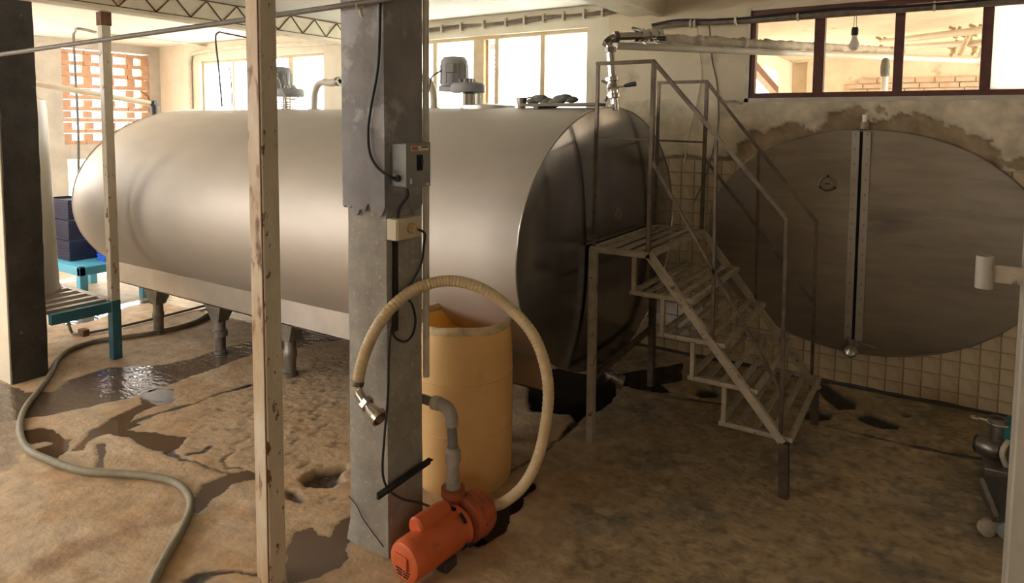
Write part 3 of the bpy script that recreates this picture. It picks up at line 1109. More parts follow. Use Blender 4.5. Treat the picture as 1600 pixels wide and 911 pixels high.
t = thing('steel_post', (.275, 2.31, 0), 'pale foreground post at the right edge with a hinge bracket', 'post')
MB().box(.218, .33, 2.255, 2.365, 0, CEIL).build('tube', M['drab_steel'], t, bevel=.006)
br = MB().box(.150, .232, 2.288, 2.296, 1.562, 1.612).build('bracket', M['stair_paint'], t, bevel=.002)
br['label'] = 'flat rusty steel bracket'
m = MB()
m.lathe([(.0145, -.045), (.0225, -.045), (.0225, .043), (.0205, .047), (.0145, .047), (.0145, -.045)], (.130, 2.295, 1.587), (0, 0, 1), 20)
sl = m.build('hinge_sleeve', M['drab_steel'], t)


# beams across the ceiling
def beam(x, y0, label, w=.14):
    t = thing('ceiling_beam', (x, y0, 2.87), label, 'beam')
    MB().box(x - w / 2, x + w / 2, y0, WY, 2.895, CEIL).build('web', M['beam'], t)
    MB().box(x - w / 2 - .012, x + w / 2 + .012, y0, WY, 2.87, 2.898).build('bottom_flange', M['beam'], t)
    for s in (-1, 1):
        m = MB()
        xx = x + s * (w / 2 + .004)
        m.bar((xx, y0, 2.902), (xx, WY, 2.902), .012, .010)
        m.bar((xx, y0, CEIL - .012), (xx, WY, CEIL - .012), .012, .010)
        m.build('chord', M['rust'], t)
    n = int((WY - y0) / .30)
    p = (WY - y0) / n
    for k in range(n * 2):
        za, zb = (2.905, CEIL - .015) if k % 2 == 0 else (CEIL - .015, 2.905)
        xx = x + w / 2 + .004
        MB().bar((xx, y0 + k * p / 2, za), (xx, y0 + (k + 1) * p / 2, zb), .008, .010).build('diagonal_rod', M['rust'], t)
    return t


beam(-5.64, -3.9, 'cream lattice ceiling beam with zigzag rods over the big tank')
t = thing('ceiling_beam', (-2.17, 2.0, 2.91), 'limewashed ceiling beam ending at the back wall above the valves', 'beam')
MB().box(-2.36, -2.06, -3.9, WY, 2.945, CEIL).build('web', M['beam'], t, bevel=.01)
MB().box(-2.09, -2.03, -3.9, WY, 2.925, CEIL).build('edge_strip', M['beam'], t)

# ================================================================== BIG STEEL TANK
TX0, TX1 = -6.72, -1.86
TYC, TZC, TA, TB = 4.19, 1.234, 1.234, .877
tank = thing('milk_tank', (-4.3, TYC, 0), 'long oval stainless steel tank lying on short legs', 'tank')
NS = 120
m = MB()
xs = np.linspace(TX0, TX1, 70)
for i, x in enumerate(xs):
    for k in range(NS):
        a = 2 * math.pi * k / NS
        wob = .0022 * math.sin(x * 2.3 + 2.0 * math.sin(a)) + .003 * math.exp(-((x + 6.0) / .25) ** 2) * math.sin(a * 2 + 1) + .0022 * math.exp(-((x + 5.55) / .10) ** 2) - .003 * math.exp(-((x + 5.95) / .12) ** 2)
        m.v.append(Vector((x, TYC + (TA + wob) * math.cos(a), TZC + (TB + wob) * math.sin(a))))
for i in range(len(xs) - 1):
    for k in range(NS):
        m.f.append((i * NS + k, i * NS + (k + 1) % NS, (i + 1) * NS + (k + 1) % NS, (i + 1) * NS + k))
m.build('shell', M['steel'], tank, angle=60)


def end_plate(x, s, name, dish, mat_):
    m = MB()
    rings = 24
    m.v.append(Vector((x + s * dish, TYC, TZC)))
    for i in range(1, rings + 1):
        q = i / rings
        h = dish * (1 - q ** 3)
        for k in range(NS):
            a = 2 * math.pi * k / NS
            m.v.append(Vector((x + s * h, TYC + TA * q * math.cos(a), TZC + TB * q * math.sin(a))))
    for k in range(NS):
        m.f.append((0, 1 + k, 1 + (k + 1) % NS))
    for i in range(rings - 1):
        for k in range(NS):
            a, c = 1 + i * NS, 1 + (i + 1) * NS
            m.f.append((a + k, c + k, c + (k + 1) % NS, a + (k + 1) % NS))
    return m.build(name, mat_, tank, angle=60)


ep = end_plate(TX1, 1, 'end_plate', .068, M['end_steel'])
ep['label'] = 'dark reflective oval end plate'
end_plate(TX0, -1, 'end_plate', .045, M['end_steel'])
for x in (TX0, TX1):
    m = MB()
    m.tube([(x, TYC + (TA + .001) * math.cos(2 * math.pi * k / NS), TZC + (TB + .001) * math.sin(2 * math.pi * k / NS)) for k in range(NS)], .005, n=6, closed=True)
    m.build('rim', M['bright_steel'], tank)
SKY = 3.29
for y, s in ((SKY, 1), (2 * TYC - SKY, -1)):
    m = MB()
    m.box(TX0 - .12, TX1 - .02, min(y, y + s * .006), max(y, y + s * .006), .435, .655)
    m.bar((TX0 - .12, y + s * .03, .44), (TX1 - .02, y + s * .03, .44), .06, .008)
    m.build('skirt', M['skirt'], tank)
for y in (3.375, 2 * TYC - 3.375):
    for i, lx in enumerate((-6.09, -5.13, -4.22, -3.25, -2.30)):
        m = MB()
        # flared gusset down to a round leg
        w0, w1 = .12, .048
        zt, zb = .445, .285
        top = [(lx - w0, y - .075, zt), (lx + w0, y - .075, zt), (lx + w0, y + .08, zt), (lx - w0, y + .08, zt)]
        bot = [(lx - w1, y - w1, zb), (lx + w1, y - w1, zb), (lx + w1, y + w1, zb), (lx - w1, y + w1, zb)]
        m.add(top + bot, [(0, 1, 5, 4), (1, 2, 6, 5), (2, 3, 7, 6), (3, 0, 4, 7), (4, 5, 6, 7)])
        col = (.052 if i != 1 else .060)
        m.lathe([(.045, .30), (.045, .21), (col, .20), (col, .15), (.047, .14), (.044, .135), (.044, .03), (.058, .025), (.058, 0), (0, 0)], (lx, y, 0), (0, 0, 1), 20)
        m.build('leg', M['leg_steel'], tank)
# thermometer gauge on the end plate
g = at_x(966, 335, TX1 + .07)
GH = .068 * (1 - (((g.y - TYC) / TA) ** 2 + ((g.z - TZC) / TB) ** 2) ** 1.5)
m = MB()
m.lathe([(.050, 0), (.050, .012), (.036, .016), (.032, .008), (0, .008)], (TX1 + GH - .006, g.y, g.z), (1, -.05, -.05), 24)
m.build('gauge_port', M['dark_steel'], tank)
# drain outlet under the end
d0 = at_x(955, 565, -1.80)
m = MB()
m.tube([(-2.0, d0.y, .46), (-1.84, d0.y, .30), (-1.74, d0.y + .03, .25)], .032, n=14)
m.lathe([(.048, -.015), (.048, .015), (.036, .015)], (-1.82, d0.y + .005, .285), (.8, .2, -.5), 18)
m.lathe([(.050, -.02), (.050, .02), (.036, .02), (.036, -.02), (.05, -.02)], (-1.74, d0.y + .03, .25), (.9, .2, -.3), 18)
m.bar((-1.80, d0.y, .30), (-1.76, d0.y - .1, .35), .02, .012)
m.build('drain_valve', M['dark_steel'], tank)
# loading marks: raised manway collar on top
m = MB()
m.lathe([(.21, 0), (.21, .03), (.19, .035), (0, .05)], (-2.9, TYC, TZC + TB - .012), (0, 0, 1), 32)
m.build('manway_lid', M['skirt'], tank)

ZT = TZC + TB


# agitators standing on the tank
def agitator(x, label, s=1.0, jar=True):
    t = thing('agitator', (x, TYC, ZT), label, 'motor', 'agitator drives on the big tank')
    if jar:
        m = MB()
        m.lathe([(.0, 0), (.115, 0), (.115, .014), (.03, .014)], (x + .06, TYC, ZT - .01), (0, 0, 1), 24)
        for q in range(3):
            a = q * 2.1 + .5
            m.bar((x + .06 + .085 * math.cos(a), TYC + .085 * math.sin(a), ZT), (x + .06 + .085 * math.cos(a), TYC + .085 * math.sin(a), ZT + .125), .02, .012)
        m.build('lantern_stand', M['bright_steel'], t)
        m = MB()
        m.lathe([(0, .012), (.055, .012), (.055, .11), (.03, .12), (0, .12)], (x + .06, TYC, ZT), (0, 0, 1), 20)
        m.build('sight_glass', M['glass_jar'], t)
    else:
        m = MB()
        for q in range(4):
            m.lathe([(.09, q * .022), (.09, q * .022 + .009), (.05, q * .022 + .009), (.05, q * .022), (.09, q * .022)], (x - .02, TYC, ZT), (0, 0, 1), 24)
        m.tube([(x - .02, TYC, ZT), (x - .02, TYC, ZT + .15)], .045, n=16)
        m.tube([(x + .09, TYC, ZT), (x + .09, TYC, ZT + .14)], .010, n=8)
        m.build('spring_stand', M['bright_steel'], t)
    m = MB()
    z0 = ZT + .12
    m.lathe([(0, 0), (.13, 0), (.135, .01), (.135, .06), (.12, .075), (.07, .08), (.05, .11), (0, .11)], (x + .05, TYC, z0), (0, 0, 1), 28, ex=1.0)
    m.box(x - .17, x + .06, TYC - .09, TYC + .09, z0 + .012, z0 + .055)
    m.build('gearbox', M['motor_grey'], t, bevel=.004)
    m = MB()
    for q in range(3):
        m.lathe([(0, 0), (.014, 0), (.014, .03), (0, .03)], (x + .03 + .05 * q, TYC - .07, z0 + .07), (0, 0, 1), 8)
    m.build('bolt_row', M['dark_steel'], t)['kind'] = 'stuff'
    m = MB()
    mx0 = x - .085
    m.lathe([(0, 0), (.095, 0), (.108, .012), (.108, .19), (.10, .215), (.09, .222), (.085, .235), (0, .24)], (mx0, TYC, z0 + .045), (0, 0, 1), 28)
    for q in range(12):
        a = 2 * math.pi * q / 12
        m.bar((mx0 + .108 * math.cos(a), TYC + .108 * math.sin(a), z0 + .07), (mx0 + .108 * math.cos(a), TYC + .108 * math.sin(a), z0 + .22), .012, .010, up=(math.cos(a), math.sin(a), 0))
    m.build('motor', M['motor_grey'], t)
    m = MB()
    m.box(mx0 + .02, mx0 + .10, TYC - .14, TYC - .09, z0 + .15, z0 + .22)
    m.build('terminal_box', M['pvc_grey'], t, bevel=.005)
    m = MB()
    m.tube(catmull([(mx0 - .02, TYC - .13, z0 + .17), (mx0 - .11, TYC - .14, z0 + .12), (mx0 - .14, TYC - .14, z0 + .02), (mx0 - .18, TYC - .12, z0 - .02), (mx0 - .26, TYC - .08, z0 + .03)] if jar else
                   [(mx0 + .10, TYC - .13, z0 + .20), (mx0 + .17, TYC - .14, z0 + .14), (mx0 + .24, TYC - .14, z0 + .0), (mx0 + .34, TYC - .12, z0 - .03), (mx0 + .42, TYC - .1, z0 + .0)], 5), .006, n=6)
    m.build('power_cable', M['black'] if jar else M['conduit'], t)


agitator(at_y(728, 150, TYC).x - .03, 'grey agitator motor on a glass lantern stand in front of the frosted window')
agitator(at_y(440, 130, TYC).x + .06, 'grey agitator motor partly hidden behind the cream steel post', jar=False)


# curved vent pipes
def vent(x, label, rev=False):
    s = -1 if rev else 1
    t = thing('vent_pipe', (x, TYC, ZT), label, 'pipe', 'vent pipes on the big tank')
    m = MB()
    m.lathe([(0, 0), (.055, 0), (.055, .012), (.034, .014)], (x, TYC, ZT - .006), (0, 0, 1), 20)
    m.tube(catmull([(x, TYC, ZT), (x + .005 * s, TYC, ZT + .10), (x + .02 * s, TYC, ZT + .17), (x + .06 * s, TYC, ZT + .225), (x + .13 * s, TYC, ZT + .245), (x + .22 * s, TYC, ZT + .235), (x + .31 * s, TYC, ZT + .245)], 5), [.029] * 16 + [.028] * 4 + [.032] * 5 + [.034] * 5 + [.026], n=14)
    m.build('bend', M['white_pipe'], t)
    m = MB()
    m.lathe([(.02, 0), (.042, 0), (.042, .03), (.02, .03)], (x + .31 * s, TYC, ZT + .245), (s, 0, .1), 16)
    m.build('union', M['dark_steel'], t)


vent(at_y(491, 165, TYC).x, 'curved steel vent pipe left of the grey column')
vent(at_y(678, 165, TYC).x, 'curved vent pipe just right of the grey column', True)

# plank with a crumpled hose and cloth on the tank top
pa, pb = at_y(824, 165, TYC - .12), at_y(928, 167, TYC - .12)
t = thing('plank', ((pa.x + pb.x) / 2, TYC - .12, ZT), 'thin weathered plank lying on top of the big tank', 'plank')
MB().box(pa.x, pb.x + .06, TYC - .22, TYC - .06, ZT + .005, ZT + .026).build('board', M['plank'], t, bevel=.003)
MB().box(pa.x + .12, pa.x + .16, TYC - .24, TYC - .04, ZT - .012, ZT + .005).build('cleat', M['plank'], t)
m = MB()
c0 = at_y(858, 155, TYC - .12)
for k in range(9):
    u = k / 8
    m.sphere((c0.x - .13 + .30 * u, TYC - .13 + random.uniform(-.02, .02), ZT + .044 + .02 * math.sin(u * 9)), (.05, .055, .022 + .012 * math.sin(3 * u)), 14, 8)
cl = m.build('rag_bundle', M['cloth'])
tag(cl, 'crumpled grey rag on the plank atop the big tank', 'rag')
c1 = at_y(815, 160, TYC - .12)
t = thing('dipper_cup', (c1.x, TYC - .13, ZT), 'small dark cup with a bent handle beside the plank', 'cup')
m = MB()
m.lathe([(0, 0), (.028, 0), (.040, .07), (.040, .075), (.03, .075), (.022, .01), (0, .01)], (c1.x, TYC - .12, ZT - .004), (0, 0, 1), 18)
m.build('cup', M['dark_steel'], t)
m = MB()
m.tube(catmull([(c1.x + .03, TYC - .12, ZT + .065), (c1.x + .10, TYC - .12, ZT + .072), (c1.x + .15, TYC - .12, ZT + .055)], 5), .006, n=6)
m.build('handle', M['dark_steel'], t)

# ================================================================== SUNKEN TANK IN THE BACK WALL
tx, tz, ta, tb = TK2
FY = WY - .035
t2 = thing('sunken_tank', (tx, FY, 0), 'oval steel tank front set into the tiled wall', 'tank')
seam0 = at_y(1347, 203, FY)
seam1 = at_y(1333, 541, FY)


def seam_x(z):
    u = (seam0.z - z) / (seam0.z - seam1.z)
    return seam0.x + (seam1.x - seam0.x) * u


def ell_x(z, s):
    q = max(0, 1 - ((z - tz) / tb) ** 2)
    return tx + s * ta * math.sqrt(q)


for s, nm in ((-1, 'front_plate'), (1, 'front_plate')):
    m = MB()
    R_ = 60
    C_ = 26
    for i in range(R_ + 1):
        th = -H + math.pi * i / R_
        z = tz + tb * math.sin(th)
        xe = tx + s * ta * math.cos(th)
        xi = seam_x(z) + s * .012
        for k in range(C_ + 1):
            u = k / C_
            x = xi + (xe - xi) * u
            dent = .012 * math.exp(-(((x - .02) / .14) ** 2 + ((z - .31) / .05) ** 2)) + .003 * math.sin(x * 5 + z * 3) + .002 * math.sin(z * 9)
            bul = .03 * max(0, 1 - ((x - tx) / ta) ** 2 - ((z - tz) / tb) ** 2)
            m.v.append(Vector((x, FY - bul + dent, z)))
    for i in range(R_):
        for k in range(C_):
            a = i * (C_ + 1) + k
            m.f.append((a, a + 1, a + C_ + 2, a + C_ + 1))
    m.build(nm, M['dull_steel'], t2, angle=60)
m = MB()
pts = [(tx + ta * math.cos(2 * math.pi * k / 120), FY + .004, tz + tb * math.sin(2 * math.pi * k / 120)) for k in range(120)]
m.tube(pts, .005, n=6, closed=True)
m.build('rim', M['dull_steel'], t2)
m = MB()
o_ = [(tx + ta * math.cos(2 * math.pi * k / 120), tz + tb * math.sin(2 * math.pi * k / 120)) for k in range(120)]
m.prism(o_, (1, 0, 0), (0, 0, 1), (0, .05, 0), (0, FY + .006, 0))
m.build('shell_edge', M['dark_steel'], t2)
zt_, zb_ = seam0.z - .012, seam1.z + .06
for s in (-1, 1):
    m = MB()
    yb = FY - .036
    m.add([(seam_x(zt_) + s * .011, yb, zt_), (seam_x(zt_) + s * .062, yb, zt_), (seam_x(zb_) + s * .062, yb, zb_), (seam_x(zb_) + s * .011, yb, zb_),
           (seam_x(zt_) + s * .011, FY + .01, zt_), (seam_x(zt_) + s * .062, FY + .01, zt_), (seam_x(zb_) + s * .062, FY + .01, zb_), (seam_x(zb_) + s * .011, FY + .01, zb_)],
          [(0, 1, 2, 3), (0, 4, 5, 1), (1, 5, 6, 2), (2, 6, 7, 3), (3, 7, 4, 0)])
    fl_ = m.build('seam_flange', M['flange'], t2)
    for k in range(14):
        z = zt_ - .02 - k * .112
        if z < zb_ + .02:
            break
        MB().lathe([(.0065, 0), (.006, .004), (0, .005)], (seam_x(z) + s * .040, yb, z), (0, -1, 0), 10).build('rivet', M['dark_steel'], fl_)
m = MB()
m.box(seam1.x - .03, seam0.x + .03, FY - .01, FY + .004, zb_, zt_)
m.v = [Vector((seam_x(p.z) + (.012 if p.x > (seam0.x + seam1.x) / 2 else -.012), p.y, p.z)) for p in m.v]
m.build('seam_gap', M['dark'], t2)
g = at_y(1293, 287, FY - .03)
m = MB()
m.lathe([(.060, 0), (.060, .010), (.052, .016), (.046, .010), (.036, .010), (.034, .016), (0, .016)], (g.x, FY - .022, g.z), (0, -1, 0), 28)
gp = m.build('gauge_plate', M['dull_steel'], t2)
for a in (90, 210, 330):
    MB().lathe([(.009, 0), (.008, .008), (0, .009)], (g.x + .058 * math.cos(math.radians(a)), FY - .030, g.z + .058 * math.sin(math.radians(a))), (0, -1, 0), 10).build('screw', M['dark'], gp)
MB().box(g.x - .018, g.x + .018, FY - .042, FY - .036, g.z - .004, g.z + .004).build('slot', M['dark'], gp)
# top nipple
n0 = at_y(1351, 195, WY - .03)
m = MB()
m.lathe([(.03, 0), (.03, .045), (.026, .05), (.019, .05)], (n0.x, WY - .03, n0.z - .03), (0, 0, 1), 8)
m.build('nipple_nut', M['brass'], t2)
m = MB()
m.tube([(n0.x, WY - .03, n0.z + .0), (n0.x, WY - .03, n0.z + .075)], .017, n=14)
m.build('nipple_pipe', M['white_plastic'], t2)
# outlet valve at the foot
v0 = at_y(1329, 548, FY - .07)
t = thing('outlet_valve', (v0.x, FY - .07, v0.z), 'steel butterfly valve at the foot of the sunken tank', 'valve')
m = MB()
m.lathe([(.028, .09), (.044, .085), (.044, 0), (.050, 0), (.050, -.02), (.034, -.02), (.030, .05), (0, .05)], (v0.x, FY - .07, v0.z), (0, 1, 0), 24)
m.build('body', M['bright_steel'], t)
m = MB()
m.lathe([(.022, .035), (.026, .05), (.020, .055), (.020, .075), (.034, .08), (.034, .092), (0, .095)], (v0.x, FY - .05, v0.z), (0, 0, 1), 18)
m.build('stem', M['bright_steel'], t)
m = MB()
m.bar((v0.x + .02, FY - .05, v0.z + .075), (v0.x + .17, FY - .055, v0.z + .05), .012, .016)
m.build('lever', M['bright_steel'], t)

# ================================================================== ACCESS STAIRS
sx = thing('access_stair', (-1.2, 4.22, 0), 'steel access stair with slatted treads and tube handrails', 'stairs')
NYS, FYS = 3.70, 4.75
XL, XP, XR = -1.762, -1.408, -.625
ZP = 1.245
PT = .035


def sbar(name, p0, p1, w, h, mt, parent=sx, up=(0, 0, 1)):
    return MB().bar(p0, p1, w, h, up).build(name, M[mt], parent, bevel=.002)


for y in (NYS, FYS):
    sbar('leg', (XL, y, 0), (XL, y, ZP - .015), .045, .045, 'stair_paint' if y == NYS else 'rail_steel')
    zl = .30 if y == NYS else .24
    sbar('leg', (XR + .015, y, 0), (XR + .005, y, zl), .05, .05, 'rail_steel')
# platform
pf = MB()
for y in (NYS, FYS):
    pf.bar((XL - .02, y, ZP - .018), (XP + .02, y, ZP - .018), .036, .036)
for x in (XL, XP):
    pf.bar((x, NYS, ZP - .018), (x, FYS, ZP - .018), .036, .036)
pf = pf.build('platform', M['stair_paint'], sx, bevel=.002)
for k in range(3):
    x = XL + (XP - XL) * (k + 1) / 4
    MB().bar((x, NYS, ZP - .008), (x, FYS, ZP - .008), .040, .012).build('slat', M['stair_paint'], pf, bevel=.001)
# stringers
s_top, s_bot = Vector((XP, 0, ZP - .01)), Vector((XR, 0, .30))
for y in (NYS, FYS):
    off = Vector((0, y, 0))
    a, c = s_top + off, s_bot + off
    if y == FYS:
        c = Vector((XR + .03, y, .24))
    sbar('stringer', a, c, .036, .045, 'stair_paint')


def stringer_x(z):
    return XP + (ZP - z) / (ZP - .30) * (XR - XP)


TREADS = [(-1.508, 1.0), (-1.326, .777), (-1.140, .556), (-.955, .332)]
for k, (x0, z) in enumerate(TREADS):
    x1 = stringer_x(z) + .06
    tr = MB()
    for y in (NYS + .012, FYS - .012):
        tr.bar((x0, y, z - .012), (x1, y, z - .012), .024, .026)
    tr.bar((x0, NYS, z - .012), (x0, FYS, z - .012), .028, .026)
    tr.bar((x1, NYS, z - .012), (x1, FYS, z - .012), .028, .026)
    tr = tr.build('tread', M['stair_paint'], sx, bevel=.0015)
    for q in range(3):
        x = x0 + (x1 - x0) * (q + 1) / 4
        MB().bar((x, NYS + .01, z - .004), (x, FYS - .01, z - .004), .034, .010).build('slat', M['stair_paint'], tr, bevel=.001)
    ztop = ZP - .03 if k == 0 else TREADS[k - 1][1] - .02
    for y in (NYS + .005, FYS - .005):
        sbar('hanger', (x0 + .012, y, z - .02), (x0 + .012, y, ztop), .024, .024, 'stair_paint')
# handrails
for y, zt2, ze in ((NYS, 2.362, 1.50), (FYS, 2.305, 1.352)):
    RB = .020
    zmid = 1.915 if y == NYS else 1.88
    bot_r = .30 if y == NYS else .24
    sbar('rail_post', (XL, y, ZP - .01), (XL + .01, y, zt2), RB, RB, 'rail_steel')
    sbar('rail_post', (XP, y, ZP - .01), (XP + .01, y, zt2), RB * 1.25, RB * 1.25, 'rail_steel')
    sbar('rail_post', (XR - .012, y, bot_r - .02), (XR - .025, y, ze), RB, RB, 'rail_steel')
    zc = ZP - (ZP - .30) * (-1.02 - XP) / (XR - XP)
    sbar('rail_post', (-1.015, y, zc), (-1.03, y, zt2 + (ze - zt2) * (-1.03 - XP) / (XR - .02 - XP) - .01), RB * .9, RB * .9, 'rail_steel')
    sbar('handrail', (XL - .002, y, zt2), (XP + .014, y, zt2), RB, RB * 1.1, 'rail_steel')
    sbar('handrail', (XP + .005, y, zt2), (XR - .016, y, ze), RB, RB * 1.15, 'rail_steel')
    sbar('mid_rail', (XL, y, zmid), (XP + .01, y, zmid - .008), .010, .012, 'rail_steel')
    e0, e1 = (1.80, .58) if y == NYS else (1.77, .82)
    sbar('mid_rail', (XP, y, e0), (XR - .02, y, e1), .018, .018, 'rail_steel')
# brace between the left legs
m = MB()
b0, b1 = at_x(930, 570, XL + .02), at_x(1013, 515, XL + .02)
m.tube([(XL, NYS, .40), (XL, FYS, .46)], .022, n=12)
m.build('brace', M['rail_steel'], sx)

# ================================================================== DRUM
DC = (-2.205, 2.945)
t = thing('plastic_drum', (DC[0], DC[1], 0), 'open yellow plastic drum standing behind the grey column', 'drum')
m = MB()
m.lathe([(0, .0), (.262, 0), (.276, .02), (.280, .06), (.283, .30), (.284, .50), (.282, .70), (.275, .85), (.270, .885)], (*DC, 0), (0, 0, 1), 64)
m.build('body', M['drum'], t, angle=50)
m = MB()
m.lathe([(.266, .885), (.262, .80), (.272, .5), (.270, .05), (0, .04)], (*DC, 0), (0, 0, 1), 64)
m.build('inside', M['drum_in'], t, angle=50)
m = MB()
m.lathe([(.268, .880), (.281, .884), (.286, .898), (.284, .918), (.276, .925), (.262, .925), (.255, .915), (.258, .89), (.266, .880)], (*DC, 0), (0, 0, 1), 64)
m.v = [p + Vector((0, 0, .004 * math.sin(math.atan2(p.y - DC[1], p.x - DC[0]) * 5))) for p in m.v]
m.build('rim', M['drum_rim'], t, angle=50)
for z in (.33, .62):
    m = MB()
    m.lathe([(.2815, z - .006), (.2855, z), (.2815, z + .006)], (*DC, 0), (0, 0, 1), 64)
    m.build('rolling_hoop', M['drum'], t)

# ================================================================== ORANGE PUMP
P0, P1 = Vector((-1.85, 2.06, .108)), Vector((-1.80, 2.487, .118))
ax = (P1 - P0).normalized()
pump = thing('water_pump', (-1.82, 2.3, 0), 'orange electric water pump on the floor by the grey column', 'pump')
m = MB()
m.lathe([(0, -.012), (.070, -.012), (.086, -.004), (.092, .012), (.093, .04), (.093, .285), (.086, .295), (.086, .31), (.093, .315), (.093, .335), (0, .34)], P0, ax, 36)
m.build('motor', M['orange'], pump)
sd, upv = Vector((1, 0, 0)), Vector((0, 0, 1))
sd = ax.cross(upv).normalized()
m = MB()
m.lathe([(0, 0), (.038, 0), (.046, .01), (.046, .16), (.036, .195), (0, .20)], P0 + ax * .09 + upv * .092 - sd * .035, ax, 24)
m.build('capacitor_cover', M['orange'], pump)
m = MB()
for q in range(3):
    m.bar(P0 - ax * .0115 - sd * (.046 - .006 * q) - upv * (.030 + q * .012), P0 - ax * .0115 - sd * .004 - upv * (.030 + q * .012), .004, .005)
    m.bar(P0 - ax * .0115 + sd * .004 - upv * (.030 + q * .012), P0 - ax * .0115 + sd * (.046 - .006 * q) - upv * (.030 + q * .012), .004, .005)
m.build('vent_slots', M['dark'], pump)['kind'] = 'stuff'
m = MB()
m.bar(P0 - ax * .016 + upv * .012 - sd * .05, P0 - ax * .016 + upv * .012 + sd * .028, .01, .05)
m.bar(P0 - ax * .018 + upv * .035 + sd * .03, P0 - ax * .018 - upv * .02 + sd * .03, .012, .012)
m.build('terminal_cover', M['orange'], pump, bevel=.003)
m = MB()
for a0 in (35, 85, 130, 200, 300):
    pts = []
    for q in range(7):
        a = math.radians(a0 + q * 5)
        pts.append(P0 + ax * .302 + (sd * math.cos(a) + upv * math.sin(a)) * .092)
    m.tube(pts, .009, n=6)
m.build('vent_gaps', M['dark'], pump)['kind'] = 'stuff'
m = MB()
m.lathe([(0, .335), (.060, .335), (.060, .365), (.088, .37), (.104, .378), (.108, .40), (.104, .42), (.110, .422), (.110, .445), (.100, .455), (.105, .47), (.094, .50), (.060, .515), (.045, .55), (0, .55)], P0, ax, 40)
vol = m.build('volute', M['rust_orange'], pump)
for q in range(8):
    a = 2 * math.pi * q / 8
    MB().lathe([(.010, 0), (.010, .012), (0, .013)], P0 + ax * .42 + (sd * math.cos(a) + upv * math.sin(a)) * .098, -ax, 6).build('bolt', M['rust'], vol)
m = MB()
pc = Vector((-1.882, 2.44, .088))
m.lathe([(.045, 0), (.045, .12), (.058, .13), (.058, .165), (.03, .167)], pc, upv, 24)
m.build('discharge_neck', M['rust_orange'], pump)
for s_ in (-1, 1):
    c = P0 + ax * .20 + sd * s_ * .055
    MB().box(c.x - .03, c.x + .03, c.y - .04, c.y + .04, 0, .05).build('foot', M['dark_column'], pump, bevel=.006)
MB().box(P0.x - .02, P0.x + .09, P0.y + .36, P0.y + .44, 0, .05).build('foot', M['dark_column'], pump, bevel=.006)
# pipework rising from the pump
rise = pc + upv * .16
m = MB()
m.lathe([(.030, 0), (.036, .0), (.036, .03), (.030, .035), (.030, .07), (.028, .13), (.036, .135), (.038, .15), (.036, .185), (.030, .19), (.030, .205), (.02, .205)], rise, upv, 20)
m.build('coupling', M['pvc_light'], pump)
el = Vector((rise.x - .01, rise.y, rise.z + .35))
m = MB()
m.tube([rise + upv * .20, el - upv * .03], .0235, n=16)
m.build('riser_pipe', M['pvc_grey'], pump)
m = MB()
m.tube(catmull([el - upv * .04, el + upv * .0, el + upv * .035 + Vector((-.02, 0, 0)), el + Vector((-.055, 0, .046)), el + Vector((-.085, .0, .047))], 5), .031, n=16)
m.build('elbow', M['pvc_light'], pump)
m = MB()
m.tube([el + Vector((-.075, 0, .047)), el + Vector((-.11, 0, .047))], .034, n=18)
m.build('collar', M['conduit'], pump)
m = MB()
m.tube([el + Vector((-.10, 0, .047)), el + Vector((-.36, .0, .05))], .0235, n=14)
m.build('branch_pipe', M['pvc_grey'], pump)

# ================================================================== LOOPED HOSE
hp = [(783, 787), (815, 762), (838, 722), (851, 672), (857, 615), (850, 565), (831, 520), (797, 482), (757, 453), (717, 440), (681, 441), (641, 456), (606, 487), (581, 526), (566, 565), (559, 597)]
ys = np.interp(np.arange(len(hp)), [0, 3, 7, 10, 12, 13, 15], [2.62, 2.66, 2.56, 2.36, 2.16, 2.10, 2.07])
path = [at_y(x, y, Y) for (x, y), Y in zip(hp, ys)]
path = [P0 + ax * .53] + path
path = catmull(path, 14)
hs = thing('loop_hose', (path[0].x, path[0].y, path[0].z - .03), 'ribbed beige hose looping from the pump over the drum', 'hose')
HR = .026
m = MB()
fine = []
for a, b2 in zip(path[:-1], path[1:]):
    fine += [a, (a + b2) / 2]
fine.append(path[-1])
rr = [HR + (.0014 if (i % 4) < 2 else -.0004) for i in range(len(fine))]
m.tube(fine, rr, n=14)
m.build('hose', M['hose'], hs, angle=80)
m = MB()
e0, d_ = path[-1], (path[-1] - path[-3]).normalized()
m.lathe([(.029, -.008), (.030, .0), (.030, .014), (.02, .014)], e0, d_, 18)
m.build('hose_clamp', M['dark_steel'], hs)
f1, f2, f3 = at_y(560, 612, 2.065), at_y(570, 628, 2.06), at_y(594, 655, 2.05)
m = MB()
m.tube(catmull([e0, f1, f2, (f2 + f3) / 2], 6), .0215, n=16)
m.build('bent_spigot', M['bright_steel'], hs)
m = MB()
dd = (f3 - f2).normalized()
m.lathe([(.02, -.012), (.034, -.012), (.034, .012), (.02, .012)], f2 + dd * .012, dd, 6)
m.build('hex_nut', M['bright_steel'], hs)
m = MB()
m.lathe([(.022, .02), (.032, .075), (.038, .077), (.038, .10), (.028, .10), (.018, .03)], f2 + dd * .012, dd, 18)
m.build('end_coupling', M['bright_steel'], hs)

